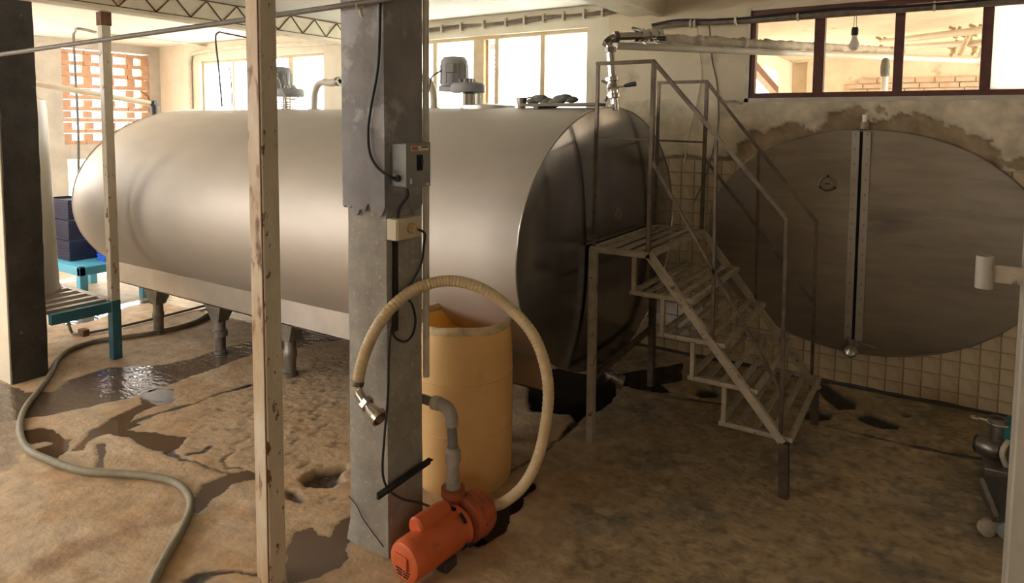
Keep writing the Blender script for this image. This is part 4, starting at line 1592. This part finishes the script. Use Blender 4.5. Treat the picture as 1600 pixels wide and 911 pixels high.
# ================================================================== ELECTRICAL FITTINGS ON THE COLUMN
bx = thing('breaker_box', (-2.0, 2.27, 1.71), 'grey metal breaker box on the side of the grey column', 'box')
m = MB()
m.box(-2.038, -1.95, 2.19, 2.345, 1.715, 1.905)
m.build('case', M['grey_box'], bx, bevel=.003)
m = MB()
m.box(-1.951, -1.945, 2.185, 2.35, 1.71, 1.91)
cv = m.build('cover', M['grey_box'], bx, bevel=.002)
MB().box(-1.946, -1.943, 2.255, 2.295, 1.785, 1.855).build('switch_window', M['dark'], cv)
MB().box(-1.944, -1.934, 2.275, 2.288, 1.81, 1.835).build('toggle', M['black'], cv)
MB().box(-1.9455, -1.9435, 2.215, 2.335, 1.873, 1.895).build('warning_sticker', M['sticker_white'], cv)
MB().box(-1.9437, -1.9425, 2.222, 2.262, 1.876, 1.892).build('sticker_print', M['sticker_red'], cv)
MB().box(-1.9437, -1.9425, 2.285, 2.33, 1.886, 1.892).build('sticker_print', M['dark'], cv)
MB().box(-1.9455, -1.9435, 2.21, 2.222, 1.728, 1.752).build('paint_chip', M['white_paint'], cv)
MB().box(-1.9455, -1.9435, 2.318, 2.338, 1.716, 1.726).build('paint_chip', M['white_paint'], cv)
MB().lathe([(.016, 0), (.016, .012), (.008, .014)], (-1.995, 2.189, 1.752), (0, -1, 0), 12).build('cable_gland', M['black'], bx)

ob = thing('outlet_box', (-2.0, 2.26, 1.47), 'ivory surface socket below the breaker box', 'socket')
MB().box(-2.045, -1.985, 2.165, 2.335, 1.475, 1.572).build('back_box', M['ivory'], ob, bevel=.006)
MB().box(-1.986, -1.981, 2.172, 2.328, 1.48, 1.567).build('face_plate', M['ivory'], ob, bevel=.002)
pl = thing('power_plug', (-1.97, 2.26, 1.52), 'round plug with black lead in the ivory socket', 'plug')
m = MB()
m.lathe([(0, -.004), (.024, -.004), (.024, .014), (.016, .02), (.014, .04), (0, .042)], (-1.981, 2.252, 1.524), (1, 0, 0), 18)
m.build('plug_body', M['brass'], pl)
lead = [Vector((-1.945, 2.252, 1.524)), Vector((-1.93, 2.29, 1.50)), at_x(662, 385, -1.955), at_x(658, 412, -1.97), at_x(642, 443, -2.0), at_x(622, 470, -2.015), at_x(613, 500, -2.02), at_x(616, 525, -2.02), at_x(632, 534, -2.02), at_x(645, 522, -2.015), at_x(649, 497, -2.015), at_x(640, 470, -2.015), at_x(622, 480, -2.022),
        at_x(609, 530, -2.02), at_x(606, 620, -2.02), at_x(600, 690, -2.02), at_x(598, 740, -2.02), at_x(608, 766, -2.02), at_x(630, 780, -1.99), at_x(660, 787, -1.93), Vector((-1.86, 2.30, .215))]
m = MB()
m.tube(catmull(lead, 6), .0055, n=8)
m.build('lead', M['black'], pl)
# feed cable from above and short link between the boxes
m = MB()
yc = cy0 - .032
fc = [at_y(593, -60, yc), at_y(594, 7, yc), at_y(591, 100, yc), at_y(580, 165, yc), at_y(575, 205, yc), at_y(578, 240, yc), at_y(590, 262, yc), at_y(607, 275, yc - .004), Vector((-1.995, 2.17, 1.752))]
m.tube(catmull(fc, 6), .0065, n=8)
tag(m.build('feed_cable', M['black']), 'black cable drooping down the column into the breaker box', 'cable')
m = MB()
m.tube(catmull([Vector((-1.99, 2.235, 1.718)), Vector((-1.985, 2.238, 1.67)), Vector((-2.01, 2.215, 1.62)), Vector((-2.015, 2.205, 1.57))], 6), .007, n=8)
tag(m.build('link_cable', M['black']), 'short black cable joining breaker box and ivory socket', 'cable')
m = MB()
m.box(-2.05, -2.037, 2.205, 2.232, 1.05, 1.475)
m.build('cable_strap', M['black'])
tag(bpy.context.scene.objects['cable_strap'], 'flat black strap on the column below the socket', 'strap')
m = MB()
m.tube([(-2.035, 2.425, .77), (-2.035, 2.425, CEIL)], .0155, n=14)
tag(m.build('conduit_pipe', M['conduit']), 'pale upright conduit pipe on the rear edge of the grey column', 'pipe')
m = MB()
f0, f1_ = at_x(590, 776, -2.022), at_x(671, 720, -2.022)
m.bar(f0, f1_, .012, .030, up=(0, 0, 1))
m.bar(f0 + Vector((.012, 0, .012)), f1_ + Vector((.012, 0, .012)), .024, .004)
tag(m.build('angle_iron', M['dark']), 'dark angle iron across the foot of the grey column', 'bracket')

# overhead conduit along the front
m = MB()
c_a, c_b = at_y(-40, 91, 2.10), at_y(618, 0, 2.12)
c_m = at_y(300, 42, 2.11)
m.tube([at_y(-40, 91, 1.70), at_y(190, 58, 1.86), at_y(383, 31, 2.0), at_y(500, 14, 2.10), at_y(640, -7, 2.118)], .0125, n=10)
tag(m.build('overhead_conduit', M['pvc_grey']), 'thin grey conduit slanting across the top behind the cream post', 'pipe')
cl0 = at_y(562, 8, 2.118)
m = MB()
m.tube([(cl0.x, cl0.y + .02 * math.cos(a), cl0.z + .018 * math.sin(a)) for a in np.linspace(0, 2 * math.pi, 14)[:-1]], .004, n=6, closed=True)
m.tube([(cl0.x, cl0.y, cl0.z - .015), (cl0.x + .004, cl0.y + .01, cl0.z - .05)], .008, n=8)
tag(m.build('pipe_clamp', M['conduit']), 'pale ring clamp holding the conduit on the grey column', 'clamp')

# ================================================================== FLOOR HOSE AND THIN PIPE
hp = [(222, 945), (238, 911), (262, 865), (287, 822), (297, 795), (295, 775), (279, 757), (250, 747), (200, 741), (130, 736), (80, 720), (46, 704), (33, 685), (31, 662), (41, 635), (64, 606), (80, 582), (90, 562), (110, 546), (150, 533), (200, 526), (245, 519), (300, 505), (330, 488)]
m = MB()
m.tube(catmull([at_z(x, y, .021) for x, y in hp], 8), .0205, n=12)
tag(m.build('floor_hose', M['floor_hose']), 'grey hose snaking over the wet floor at the left', 'hose')
m = MB()
m.tube(catmull([at_z(103, 492, .30), at_z(106, 500, .18), at_z(112, 519, .03), at_z(122, 522, .02), at_z(150, 518, .02), at_z(220, 503, .02), at_z(330, 475, .02)], 5), .013, n=8)
t = thing('floor_pipe', at_z(122, 522, 0), 'thin dark pipe lying on the floor beyond the teal post foot', 'pipe')
m.build('pipe', M['pvc_grey'], t)
q = at_z(131, 524, 0)
m = MB()
m.box(q.x - .05, q.x + .05, q.y - .03, q.y + .03, 0, .06)
m.build('block', M['rust'], t, bevel=.006)

# ================================================================== LEFT GROUP: WHITE TANK, STAND, TABLE, CRATES
st = thing('tank_stand', (-6.3, 2.55, 0), 'low teal steel stand with pale slats under the white tank', 'stand')
ZS = .49
MB().box(-5.76, -5.71, 2.33, 2.775, ZS - .085, ZS).build('rail', M['teal_steel'], st, bevel=.004)
MB().box(-7.15, -5.77, 2.80, 2.85, ZS - .06, ZS).build('rail', M['skirt'], st, bevel=.004)
MB().box(-7.15, -7.10, 1.95, 2.80, ZS - .07, ZS).build('rail', M['teal_steel'], st, bevel=.004)
MB().box(-7.15, -6.06, 1.95, 2.0, ZS - .07, ZS).build('rail', M['teal_steel'], st, bevel=.004)
for k in range(8):
    x = -7.05 + k * .165
    MB().box(x, x + .055, 2.0 if x < -6.1 else 2.36, 2.80, ZS - .03, ZS + .004).build('slat', M['skirt'], st, bevel=.003)
for x, y in ((-7.12, 2.82), (-7.12, 1.98)):
    MB().box(x - .03, x + .03, y - .03, y + .03, 0, ZS - .06).build('leg', M['teal_steel'], st, bevel=.004)
wt = thing('white_tank', (-6.65, 2.39, ZS), 'tall white plastic cylinder tank behind the dark column', 'tank')
m = MB()
R0 = .37
m.lathe([(0, 0), (R0, 0), (R0 + .01, .02), (R0 + .002, .08), (R0 - .035, 1.60), (R0 - .045, 1.67), (R0 - .08, 1.69), (0, 1.72)], (-6.65, 2.39, ZS + .004), (0, 0, 1), 48)
m.build('body', M['white_plastic'], wt)
m = MB()
m.lathe([(R0 + .004, .004), (R0 + .016, .008), (R0 + .016, .03), (R0 + .004, .035)], (-6.65, 2.39, ZS + .004), (0, 0, 1), 48)
m.build('base_ring', M['conduit'], wt)

tb_ = thing('crate_table', (-7.9, 3.6, 0), 'light blue steel frame table under the crates', 'table')
TZ = .46
for y0 in (3.32, 3.98):
    MB().box(-8.7, -7.45, y0, y0 + .06, TZ - .09, TZ).build('rail', M['sky_steel'], tb_, bevel=.004)
for x0 in (-8.7, -7.51):
    MB().box(x0, x0 + .06, 3.32, 4.04, TZ - .09, TZ).build('rail', M['sky_steel'], tb_, bevel=.004)
for x0 in (-8.70, -7.53):
    for y0 in (3.32, 3.96):
        MB().box(x0, x0 + .08, y0, y0 + .08, 0, TZ - .09).build('leg', M['sky_steel'], tb_, bevel=.004)
MB().box(-8.66, -7.49, 3.36, 4.0, TZ - .02, TZ + .004).build('top', M['sky_steel'], tb_)


def crate(x, y, z, w, d, h, mt, label, mt2=None):
    t = thing('crate', (x, y, z), label, 'crate', 'plastic crates on the blue table')
    m = MB()
    x0, x1, y0, y1 = x - w / 2, x + w / 2, y - d / 2, y + d / 2
    e = .015
    m.box(x0, x1, y0, y1, z, z + .015)
    m.box(x0, x1, y0, y0 + e, z + .015, z + h)
    m.box(x0, x1, y1 - e, y1, z + .015, z + h)
    m.box(x0, x0 + e, y0 + e, y1 - e, z + .015, z + h)
    m.box(x1 - e, x1, y0 + e, y1 - e, z + .015, z + h)
    m.build('body', M[mt], t)
    n = max(3, int(h / .035))
    for k in range(n):
        zz = z + .02 + k * (h - .03) / n
        m = MB()
        m.box(x0 - .006, x1 + .006, y0 - .008, y1 + .006, zz, zz + .014)
        m.build('rib', M[mt2 or mt], t)


for k in range(3):
    crate(-8.1, 3.62, TZ + .006 + k * .225, .50, .42, .215, 'crate_dark', ['navy crate at the bottom of the stack on the blue table', 'navy crate in the middle of the stack on the blue table', 'navy crate on top of the stack on the blue table'][k], None)
crate(-7.80, 3.90, TZ + .006, .10, .30, .62, 'crate_blue', 'bright blue crate stood on end beside the navy stack')
crate(-7.60, 3.72, TZ + .006, .16, .22, .20, 'crate_blue', 'small bright blue crate near the round tank end')

# ================================================================== PIPES AND WIRES AT THE LEFT
m = MB()
la, lb = at_y(30, 126, 3.3), at_y(236, 162, 4.7)
m.tube([la, lb], .035, n=12)
t = thing('wall_pipe', (lb.x, lb.y, lb.z - .04), 'pale pipe crossing in front of the brick lattice', 'pipe')
m.build('pipe', M['white_pipe'], t)
m = MB()
m.tube([lb + Vector((-.05, 0, 0)), lb + Vector((.06, .04, 0))], .042, n=12)
m.tube([lb + Vector((.03, .02, .0)), lb + Vector((.03, .02, -.16))], .04, n=12)
m.build('elbow', M['black'], t)
m = MB()
lv = at_y(220, 150, 4.62)
m.tube([lv + Vector((0, 0, .06)), lv + Vector((.07, .05, 0)), lv + Vector((.1, .07, -.1))], .010, n=8)
m.build('tap_lever', M['rust'], t)


def wire(name, pts, r, mt, label, cat='wire', k=6):
    m = MB()
    m.tube(catmull(pts, k), r, n=8)
    return tag(m.build(name, M[mt]), label, cat)


yd = at_z(124, 45, 3.066).y
wire('drop_conduit', [at_y(124, 325, yd), at_y(123, 275, yd), at_y(122, 200, yd), at_y(118, 120, yd), at_y(115, 62, yd), at_y(117, 49, yd), at_z(124, 45, 3.066), at_z(150, 51, 3.066)], .016, 'pvc_grey', 'thin conduit dropping from the ceiling in front of the lattice')
wire('ceiling_conduit', [at_z(150, 52, 3.05), at_z(230, 60, 3.05), at_z(300, 69, 3.05), at_z(366, 73, 3.05)], .014, 'conduit', 'pale conduit running along the ceiling at the far left', 'pipe')
wire('agitator_wire', [at_y(347, 167, TYC), at_y(342, 110, TYC), at_y(337, 62, TYC), at_y(341, 51, TYC), at_y(352, 52, TYC + .1), at_y(392, 60, TYC + .3)], .009, 'black', 'dark wire hooking down from the ceiling onto the tank at the far left')
wire('thin_wire', [at_y(363, 168, TYC), at_y(361, 125, TYC), at_y(357, 100, TYC + .3)], .006, 'pvc_grey', 'thin wire standing against the far left window')
wire('wall_conduit', [at_y(298, 170, WY - .03), at_y(297, 120, WY - .03), at_y(297, 92, WY - .03), at_y(304, 83, WY - .03), at_y(340, 77, WY - .03), at_y(385, 72, WY - .03), at_y(535, 66, WY - .03)], .028, 'conduit', 'bent conduit framing the corner of the far left window', 'pipe')

# ================================================================== CABLES ON THE BACK WALL
cb = thing('cable_run', at_y(830, 32, WY - .02), 'brown cable bundle clipped along the wall above the frosted window', 'cable')
for dz, dyy, ph in ((0, 0, 0), (.016, -.006, 1.5), (-.012, -.004, 3)):
    pts = []
    for x in np.linspace(560, 1000, 26):
        yv = 58 - (x - 560) * .1 if x < 672 else 47 - (x - 672) * (33 / 318)
        p = at_y(x, yv, WY - .025 + dyy)
        pts.append(p + Vector((0, 0, dz * (.6 + .6 * math.sin(x * .045 + ph)))))
    m = MB()
    m.tube(pts, .0115, n=8)
    m.build('strand', M['cable'], cb)
for x in (690, 720, 755, 790, 819, 849, 880, 912, 941):
    p = at_y(x, 47 - (x - 672) * (33 / 318), WY - .03)
    MB().box(p.x - .010, p.x + .010, p.y - .012, p.y + .03, p.z - .04, p.z + .045).build('clip', M['conduit'], cb)

# dark wrapped pipe high on the wall, running to the right past the red window
wpt = [at_y(1020, 43, WY - .10), at_y(1060, 38, WY - .10), at_y(1120, 34, WY - .11), at_y(1180, 31, WY - .12), at_y(1300, 22, WY - .13), at_y(1400, 14.5, WY - .13), at_y(1500, 7.5, WY - .13), at_y(1640, -3, WY - .13)]
t = thing('wrapped_pipe', wpt[2], 'dark wrapped pipe running high across the red framed window', 'pipe')
m = MB()
m.tube(catmull(wpt, 6), [.022] * 12 + [.027] * 31, n=12)
m.build('pipe', M['cable'], t)
m = MB()
m.tube(catmull([p + Vector((0, -.025, .02 + .012 * math.sin(i * 2))) for i, p in enumerate(wpt)], 6), .010, n=8)
m.build('cable', M['black'], t)
for x, yv in ((1080, 37), (1086, 37), (1150, 33), (1247, 26), (1460, 10)):
    p = at_y(x, yv, WY - .13)
    MB().tube([(p.x - .008, p.y, p.z), (p.x + .008, p.y, p.z)], .036, n=12).build('band', M['conduit'], t)

wire('wall_wire', [at_y(1089, 28, WY - .09), at_y(1091, 60, WY - .05), at_y(1096, 105, WY - .02), at_y(1095, 130, WY - .015), at_y(1086, 172, WY - .015), at_y(1076, 215, WY - .015), at_y(1069, 255, WY - .015)], .006, 'conduit', 'pale wire hanging on the wall behind the handrail, the left one')
wire('wall_wire', [at_y(1107, 30, WY - .09), at_y(1110, 60, WY - .05), at_y(1113, 95, WY - .02), at_y(1120, 130, WY - .015), at_y(1123, 180, WY - .015), at_y(1119, 215, WY - .015), at_y(1109, 255, WY - .02), at_y(1099, 285, WY - .02), at_y(1083, 318, WY - .02)], .006, 'cable', 'dark wire hanging on the wall behind the handrail, the right one')

# bare bulb
bp_ = at_y(1337, 22, WY - .13)
t = thing('light_bulb', (bp_.x, bp_.y, bp_.z - .22), 'bare bulb hanging from the wrapped pipe before the window', 'bulb')
m = MB()
for s in (-1, 1):
    m.tube([(bp_.x + s * .006, bp_.y, bp_.z), (bp_.x + s * .009, bp_.y, bp_.z - .10)], .003, n=6)
m.build('flex', M['conduit'], t)
m = MB()
m.lathe([(0, 0), (.020, 0), (.024, -.02), (.024, -.05), (.019, -.06), (0, -.06)], (bp_.x, bp_.y, bp_.z - .095), (0, 0, 1), 16)
m.build('holder', M['black'], t)
m = MB()
m.lathe([(.017, 0), (.020, -.02), (.033, -.06), (.036, -.075), (.031, -.095), (.016, -.108), (0, -.111)], (bp_.x, bp_.y, bp_.z - .155), (0, 0, 1), 20)
m.build('glass', M['bulb'], t)

# ================================================================== MILK PIPES FROM THE TANK THROUGH THE WINDOW
ya = TYC + .02
pv = thing('valve_riser', at_y(961, 168, ya), 'steel riser pipe with a lever valve on the tank end', 'valve')
p_b, p_v, p_t = at_y(961.5, 172, ya), at_y(957.5, 137, ya), at_y(953.5, 78, ya)
m = MB()
m.tube([p_b, p_t], .0255, n=16)
m.build('pipe', M['bright_steel'], pv)
m = MB()
ud = (p_t - p_b).normalized()
m.lathe([(.03, -.075), (.046, -.07), (.046, -.045), (.036, -.04), (.036, -.015), (.042, 0), (.036, .015), (.036, .04), (.046, .045), (.046, .07), (.03, .075)], p_v, ud, 20)
m.tube([p_v + Vector((-.03, -.02, .03)), p_v + Vector((-.07, -.03, .045))], .010, n=8)
m.tube([p_v + Vector((-.03, -.02, -.06)), p_v + Vector((-.03, -.05, -.09))], .010, n=8)
m.build('valve_body', M['bright_steel'], pv)
m = MB()
m.tube([p_v + Vector((.03, 0, 0)), p_v + Vector((.09, 0, .012))], .007, n=8)
lvr = m.build('lever', M['bright_steel'], pv)
m = MB()
m.tube([p_v + Vector((.085, 0, .010)), p_v + Vector((.115, 0, .016)), p_v + Vector((.165, 0, .022))], [.010, .014, .017], n=10)
m.build('grip', M['black'], lvr)
MB().tube([at_y(954, 172, ya), at_y(954, 163, ya)], .012, n=10).build('side_stub', M['bright_steel'], pv)
# head bend with unions and the second valve
m = MB()
h0, h1, h2, h3 = p_t, at_y(950, 66, ya), at_y(962, 58, ya + .03), at_y(982, 56.5, ya + .10)
h4 = at_y(1010, 56, ya + .22)
m.tube(catmull([h0, h1, h2, h3, h4], 6), .0265, n=16)
m.build('head_bend', M['bright_steel'], pv)
for c, d, r in ((p_t, ud, .040), (h1, Vector((-.6, 0, .5)), .042), (h2, (h3 - h2), .043), ((h3 + h4) / 2 - Vector((.02, 0, 0)), (h4 - h3), .043)):
    MB().lathe([(.026, -.016), (r, -.016), (r, .016), (.026, .016)], c, d, 6).build('union_nut', M['dark_steel'], pv)
vb = at_y(1016, 55, ya + .26)
m = MB()
hd = (h4 - h3).normalized()
m.lathe([(.026, -.09), (.044, -.085), (.044, -.055), (.034, -.05), (.034, -.02), (.046, -.015), (.046, .015), (.034, .02), (.034, .05), (.046, .055), (.046, .085), (.026, .09)], vb, hd, 20)
m.tube([vb + Vector((-.06, -.03, .03)), vb + Vector((-.12, -.04, .05))], .014, n=8)
m.tube([vb + Vector((0, -.03, -.03)), vb + Vector((-.02, -.06, -.06))], .014, n=8)
m.build('bend_valve', M['bright_steel'], pv)
m = MB()
m.tube([vb + Vector((.02, -.02, -.025)), vb + Vector((.07, -.02, -.028))], .007, n=8)
l2 = m.build('lever', M['bright_steel'], pv)
MB().tube([vb + Vector((.06, -.02, -.028)), vb + Vector((.085, -.02, -.03)), vb + Vector((.125, -.02, -.032))], [.011, .016, .018], n=10).build('grip', M['black'], l2)
# pale lower pipe and lagged upper pipe, both through the open pane
q0, q1 = at_y(962, 71.5, 4.35), at_y(1240, 83, 5.75)
dv = q1 - q0
m = MB()
m.tube([q0, q0 + dv * 2.36], .026, n=14)
tag(m.build('milk_pipe', M['white_pipe']), 'long pale pipe passing from the tank through the open pane', 'pipe')
l0, l1 = at_y(1026, 60, 4.60), at_y(1235, 71, 5.75)
dl = l1 - l0
m = MB()
n_ = 90
pts = [l0 + dl * (2.05 * k / n_) for k in range(n_ + 1)]
rad = []
for k in range(n_ + 1):
    u = k / n_
    r = .034 + random.uniform(-.003, .003)
    if .12 < u < .50:
        r += random.uniform(-.006, .009)
    rad.append(r)
pts = [p + Vector((random.uniform(-.003, .003), random.uniform(-.003, .003), random.uniform(-.004, .004))) for p in pts]
m.tube(pts, rad, n=14)
tag(m.build('lagged_pipe', M['lagging']), 'lumpy lagged pipe above the pale pipe through the open pane', 'pipe')

# pipes and valves in the room beyond
bt = thing('pipe_manifold', at_y(1480, 60, 7.9), 'pale pipes with brown valves in the room beyond the window', 'pipe')
r0, r1 = at_y(1378, 66, 8.0), at_y(1540, 46, 6.9)
MB().tube([r0, r1], .032, n=12).build('pipe', M['white_pipe'], bt)
r2, r3 = at_y(1410, 74, 8.2), at_y(1540, 66, 7.3)
MB().tube([r2, r3], .03, n=12).build('pipe', M['white_pipe'], bt)
end = q0 + dv * 2.36
MB().tube(catmull([end, end + Vector((.05, .05, .03)), end + Vector((.05, .05, .14)), at_y(1527, 66, 7.5)], 5), .026, n=12).build('pipe', M['white_pipe'], bt)
for x, yv, Y in ((1380, 66, 8.0), (1497, 51, 7.2), (1529, 48, 7.0), (1506, 72, 7.6), (1490, 80, 7.7), (1524, 78, 7.5), (1515, 63, 7.6)):
    p = at_y(x, yv, Y)
    m = MB()
    m.sphere(p, (.03, .03, .035), 12, 8)
    m.tube([p + Vector((-.02, 0, .03)), p + Vector((-.07, 0, .055))], .014, n=8)
    m.tube([p + Vector((-.02, 0, -.05)), p + Vector((.02, 0, .05))], .020, n=10)
    m.build('valve', M['brass'], bt)
MB().tube([at_y(1515, 52, 7.1), at_y(1500, 84, 7.65)], .022, n=10).build('pipe', M['brass'], bt)
c_ = at_y(1381, 150, 6.3)
vp = thing('capped_pipe', (c_.x, c_.y, 0), 'upright white pipe with a mossy cap beyond the window', 'pipe')
tp = at_y(1381, 118, 6.3)
MB().tube([(c_.x, c_.y, 0), (c_.x, c_.y, tp.z)], .026, n=14).build('pipe', M['white_plastic'], vp)
m = MB()
m.lathe([(.03, 0), (.034, .02), (.036, .08), (.030, .13), (.018, .15), (0, .155)], (c_.x, c_.y, tp.z - .01), (0, 0, 1), 16)
m.build('cap', M['cloth'], vp)

# slatted roof seen through the gap of the frosted window
ov = thing('slatted_awning', (-4.6, 8.2, -.06), 'red edged slatted awning outside the gap in the frosted window', 'awning')
a0, a1 = at_y(750, 68, 8.0), at_y(782, 66, 8.0)
MB().box(a0.x - .5, a1.x + .4, 8.0, 8.05, at_y(765, 78, 8.0).z, at_y(765, 68, 8.0).z).build('fascia', M['frame_red'], ov)
for k in range(6):
    p = at_y(765, 84 + k * 7.5, 8.0)
    MB().bar((p.x - .6, 8.1, p.z + .10), (p.x + .6, 8.1, p.z - .12), .05, .03).build('slat', M['plank'], ov)
for xx in (a0.x - .45, a1.x + .35):
    MB().box(xx - .03, xx + .03, 8.05, 8.11, -.06, at_y(765, 70, 8.0).z).build('post', M['plank'], ov)
p = at_y(765, 132, 7.6)
MB().box(p.x - .5, p.x + .5, 7.6, 7.7, 1.2, at_y(765, 113, 7.6).z).build('side_panel', M['brick'], ov)

# ================================================================== GREEN PUMP BEHIND THE RIGHT POST
gp0 = at_z(1585, 760, 0)
gp = thing('transfer_pump', (.42, 4.35, 0), 'teal motor pump with upright clamped pipe behind the right post', 'pump')
m = MB()
pc_ = Vector((.50, 4.62, .26))
m.lathe([(0, -.12), (.05, -.12), (.085, -.10), (.10, -.06), (.10, .22), (.085, .25), (0, .26)], pc_, (.85, -.45, 0), 28)
m.build('motor', M['pump_green'], gp)
m = MB()
e_ = at_y(1549, 700, 4.60)
m.lathe([(.0, -.07), (.055, -.065), (.06, -.05), (.06, .03), (.045, .05), (0, .06)], e_, (.85, -.45, 0), 24)
m.build('pump_head', M['dark_steel'], gp)
m = MB()
m.lathe([(.034, -.02), (.052, -.018), (.052, .016), (.034, .02)], e_ + Vector((-.05, .02, 0)), (.85, -.45, .1), 20)
m.build('inlet_ring', M['black'], gp)
tp_ = at_y(1560, 657, 4.60)
m = MB()
m.tube([Vector((tp_.x, 4.60, e_.z)), Vector((tp_.x, 4.60, tp_.z))], .036, n=18)
m.lathe([(.026, .012), (.050, .012), (.050, -.012), (.036, -.014)], (tp_.x, 4.60, tp_.z), (0, 0, 1), 22)
m.build('inlet_pipe', M['dark_steel'], gp)
m = MB()
m.tube([(tp_.x + .055 * math.cos(a), 4.60 + .055 * math.sin(a), tp_.z - .015) for a in np.linspace(0, 2 * math.pi, 20)[:-1]], .008, n=6, closed=True)
m.tube([(tp_.x - .05, 4.59, tp_.z - .01), (tp_.x - .10, 4.57, tp_.z)], .010, n=8)
m.tube([(tp_.x - .115 + .018 * math.cos(a), 4.565 + .018 * math.sin(a), tp_.z + .002) for a in np.linspace(0, 2 * math.pi, 12)[:-1]], .007, n=6, closed=True)
m.build('pipe_clamp', M['bright_steel'], gp)
m = MB()
m.box(.30, .62, 4.40, 4.75, .08, .12)
m.build('base_frame', M['dark_steel'], gp, bevel=.006)
for x, y in ((.33, 4.43), (.59, 4.43), (.33, 4.72), (.59, 4.72)):
    MB().box(x - .02, x + .02, y - .02, y + .02, 0, .08).build('foot', M['dark_steel'], gp)
m = MB()
hpts = [at_y(1575, 690, 4.50), at_y(1568, 700, 4.45), at_y(1566, 712, 4.45), at_y(1572, 728, 4.48)]
m.tube(catmull(hpts, 5), .014, n=8)
m.build('hose_stub', M['conduit'], gp)

sl_ = thing('floor_trolley', (.30, 4.0, 0), 'small grey steel trolley stub beside the right post base', 'trolley')
b_ = at_z(1560, 800, .10)
m = MB()
ta_, tb2, tc_, td_ = at_z(1534, 752, .16), at_z(1560, 818, .10), at_z(1620, 810, .10), at_z(1600, 748, .16)
m.add([ta_, tb2, tc_, td_, ta_ + Vector((0, 0, .02)), tb2 + Vector((0, 0, .02)), tc_ + Vector((0, 0, .02)), td_ + Vector((0, 0, .02))],
      [(3, 2, 1, 0), (4, 5, 6, 7), (0, 1, 5, 4), (1, 2, 6, 5), (2, 3, 7, 6), (3, 0, 4, 7)])
m.build('deck', M['dark_column'], sl_, bevel=.004)
m = MB()
m.bar(at_z(1531, 751, .20), at_z(1556, 812, .10), .025, .05)
m.build('side_flange', M['dark_steel'], sl_, bevel=.003)
for x, yv in ((1543, 822), (1572, 826)):
    c = at_z(x, yv, .05)
    MB().lathe([(0, -.018), (.03, -.018), (.044, -.012), (.044, .012), (.03, .018), (0, .018)], (c.x, c.y, .044), (.5, -.85, 0), 20).build('wheel', M['stair_paint'] if x < 1560 else M['grey_box'], sl_)
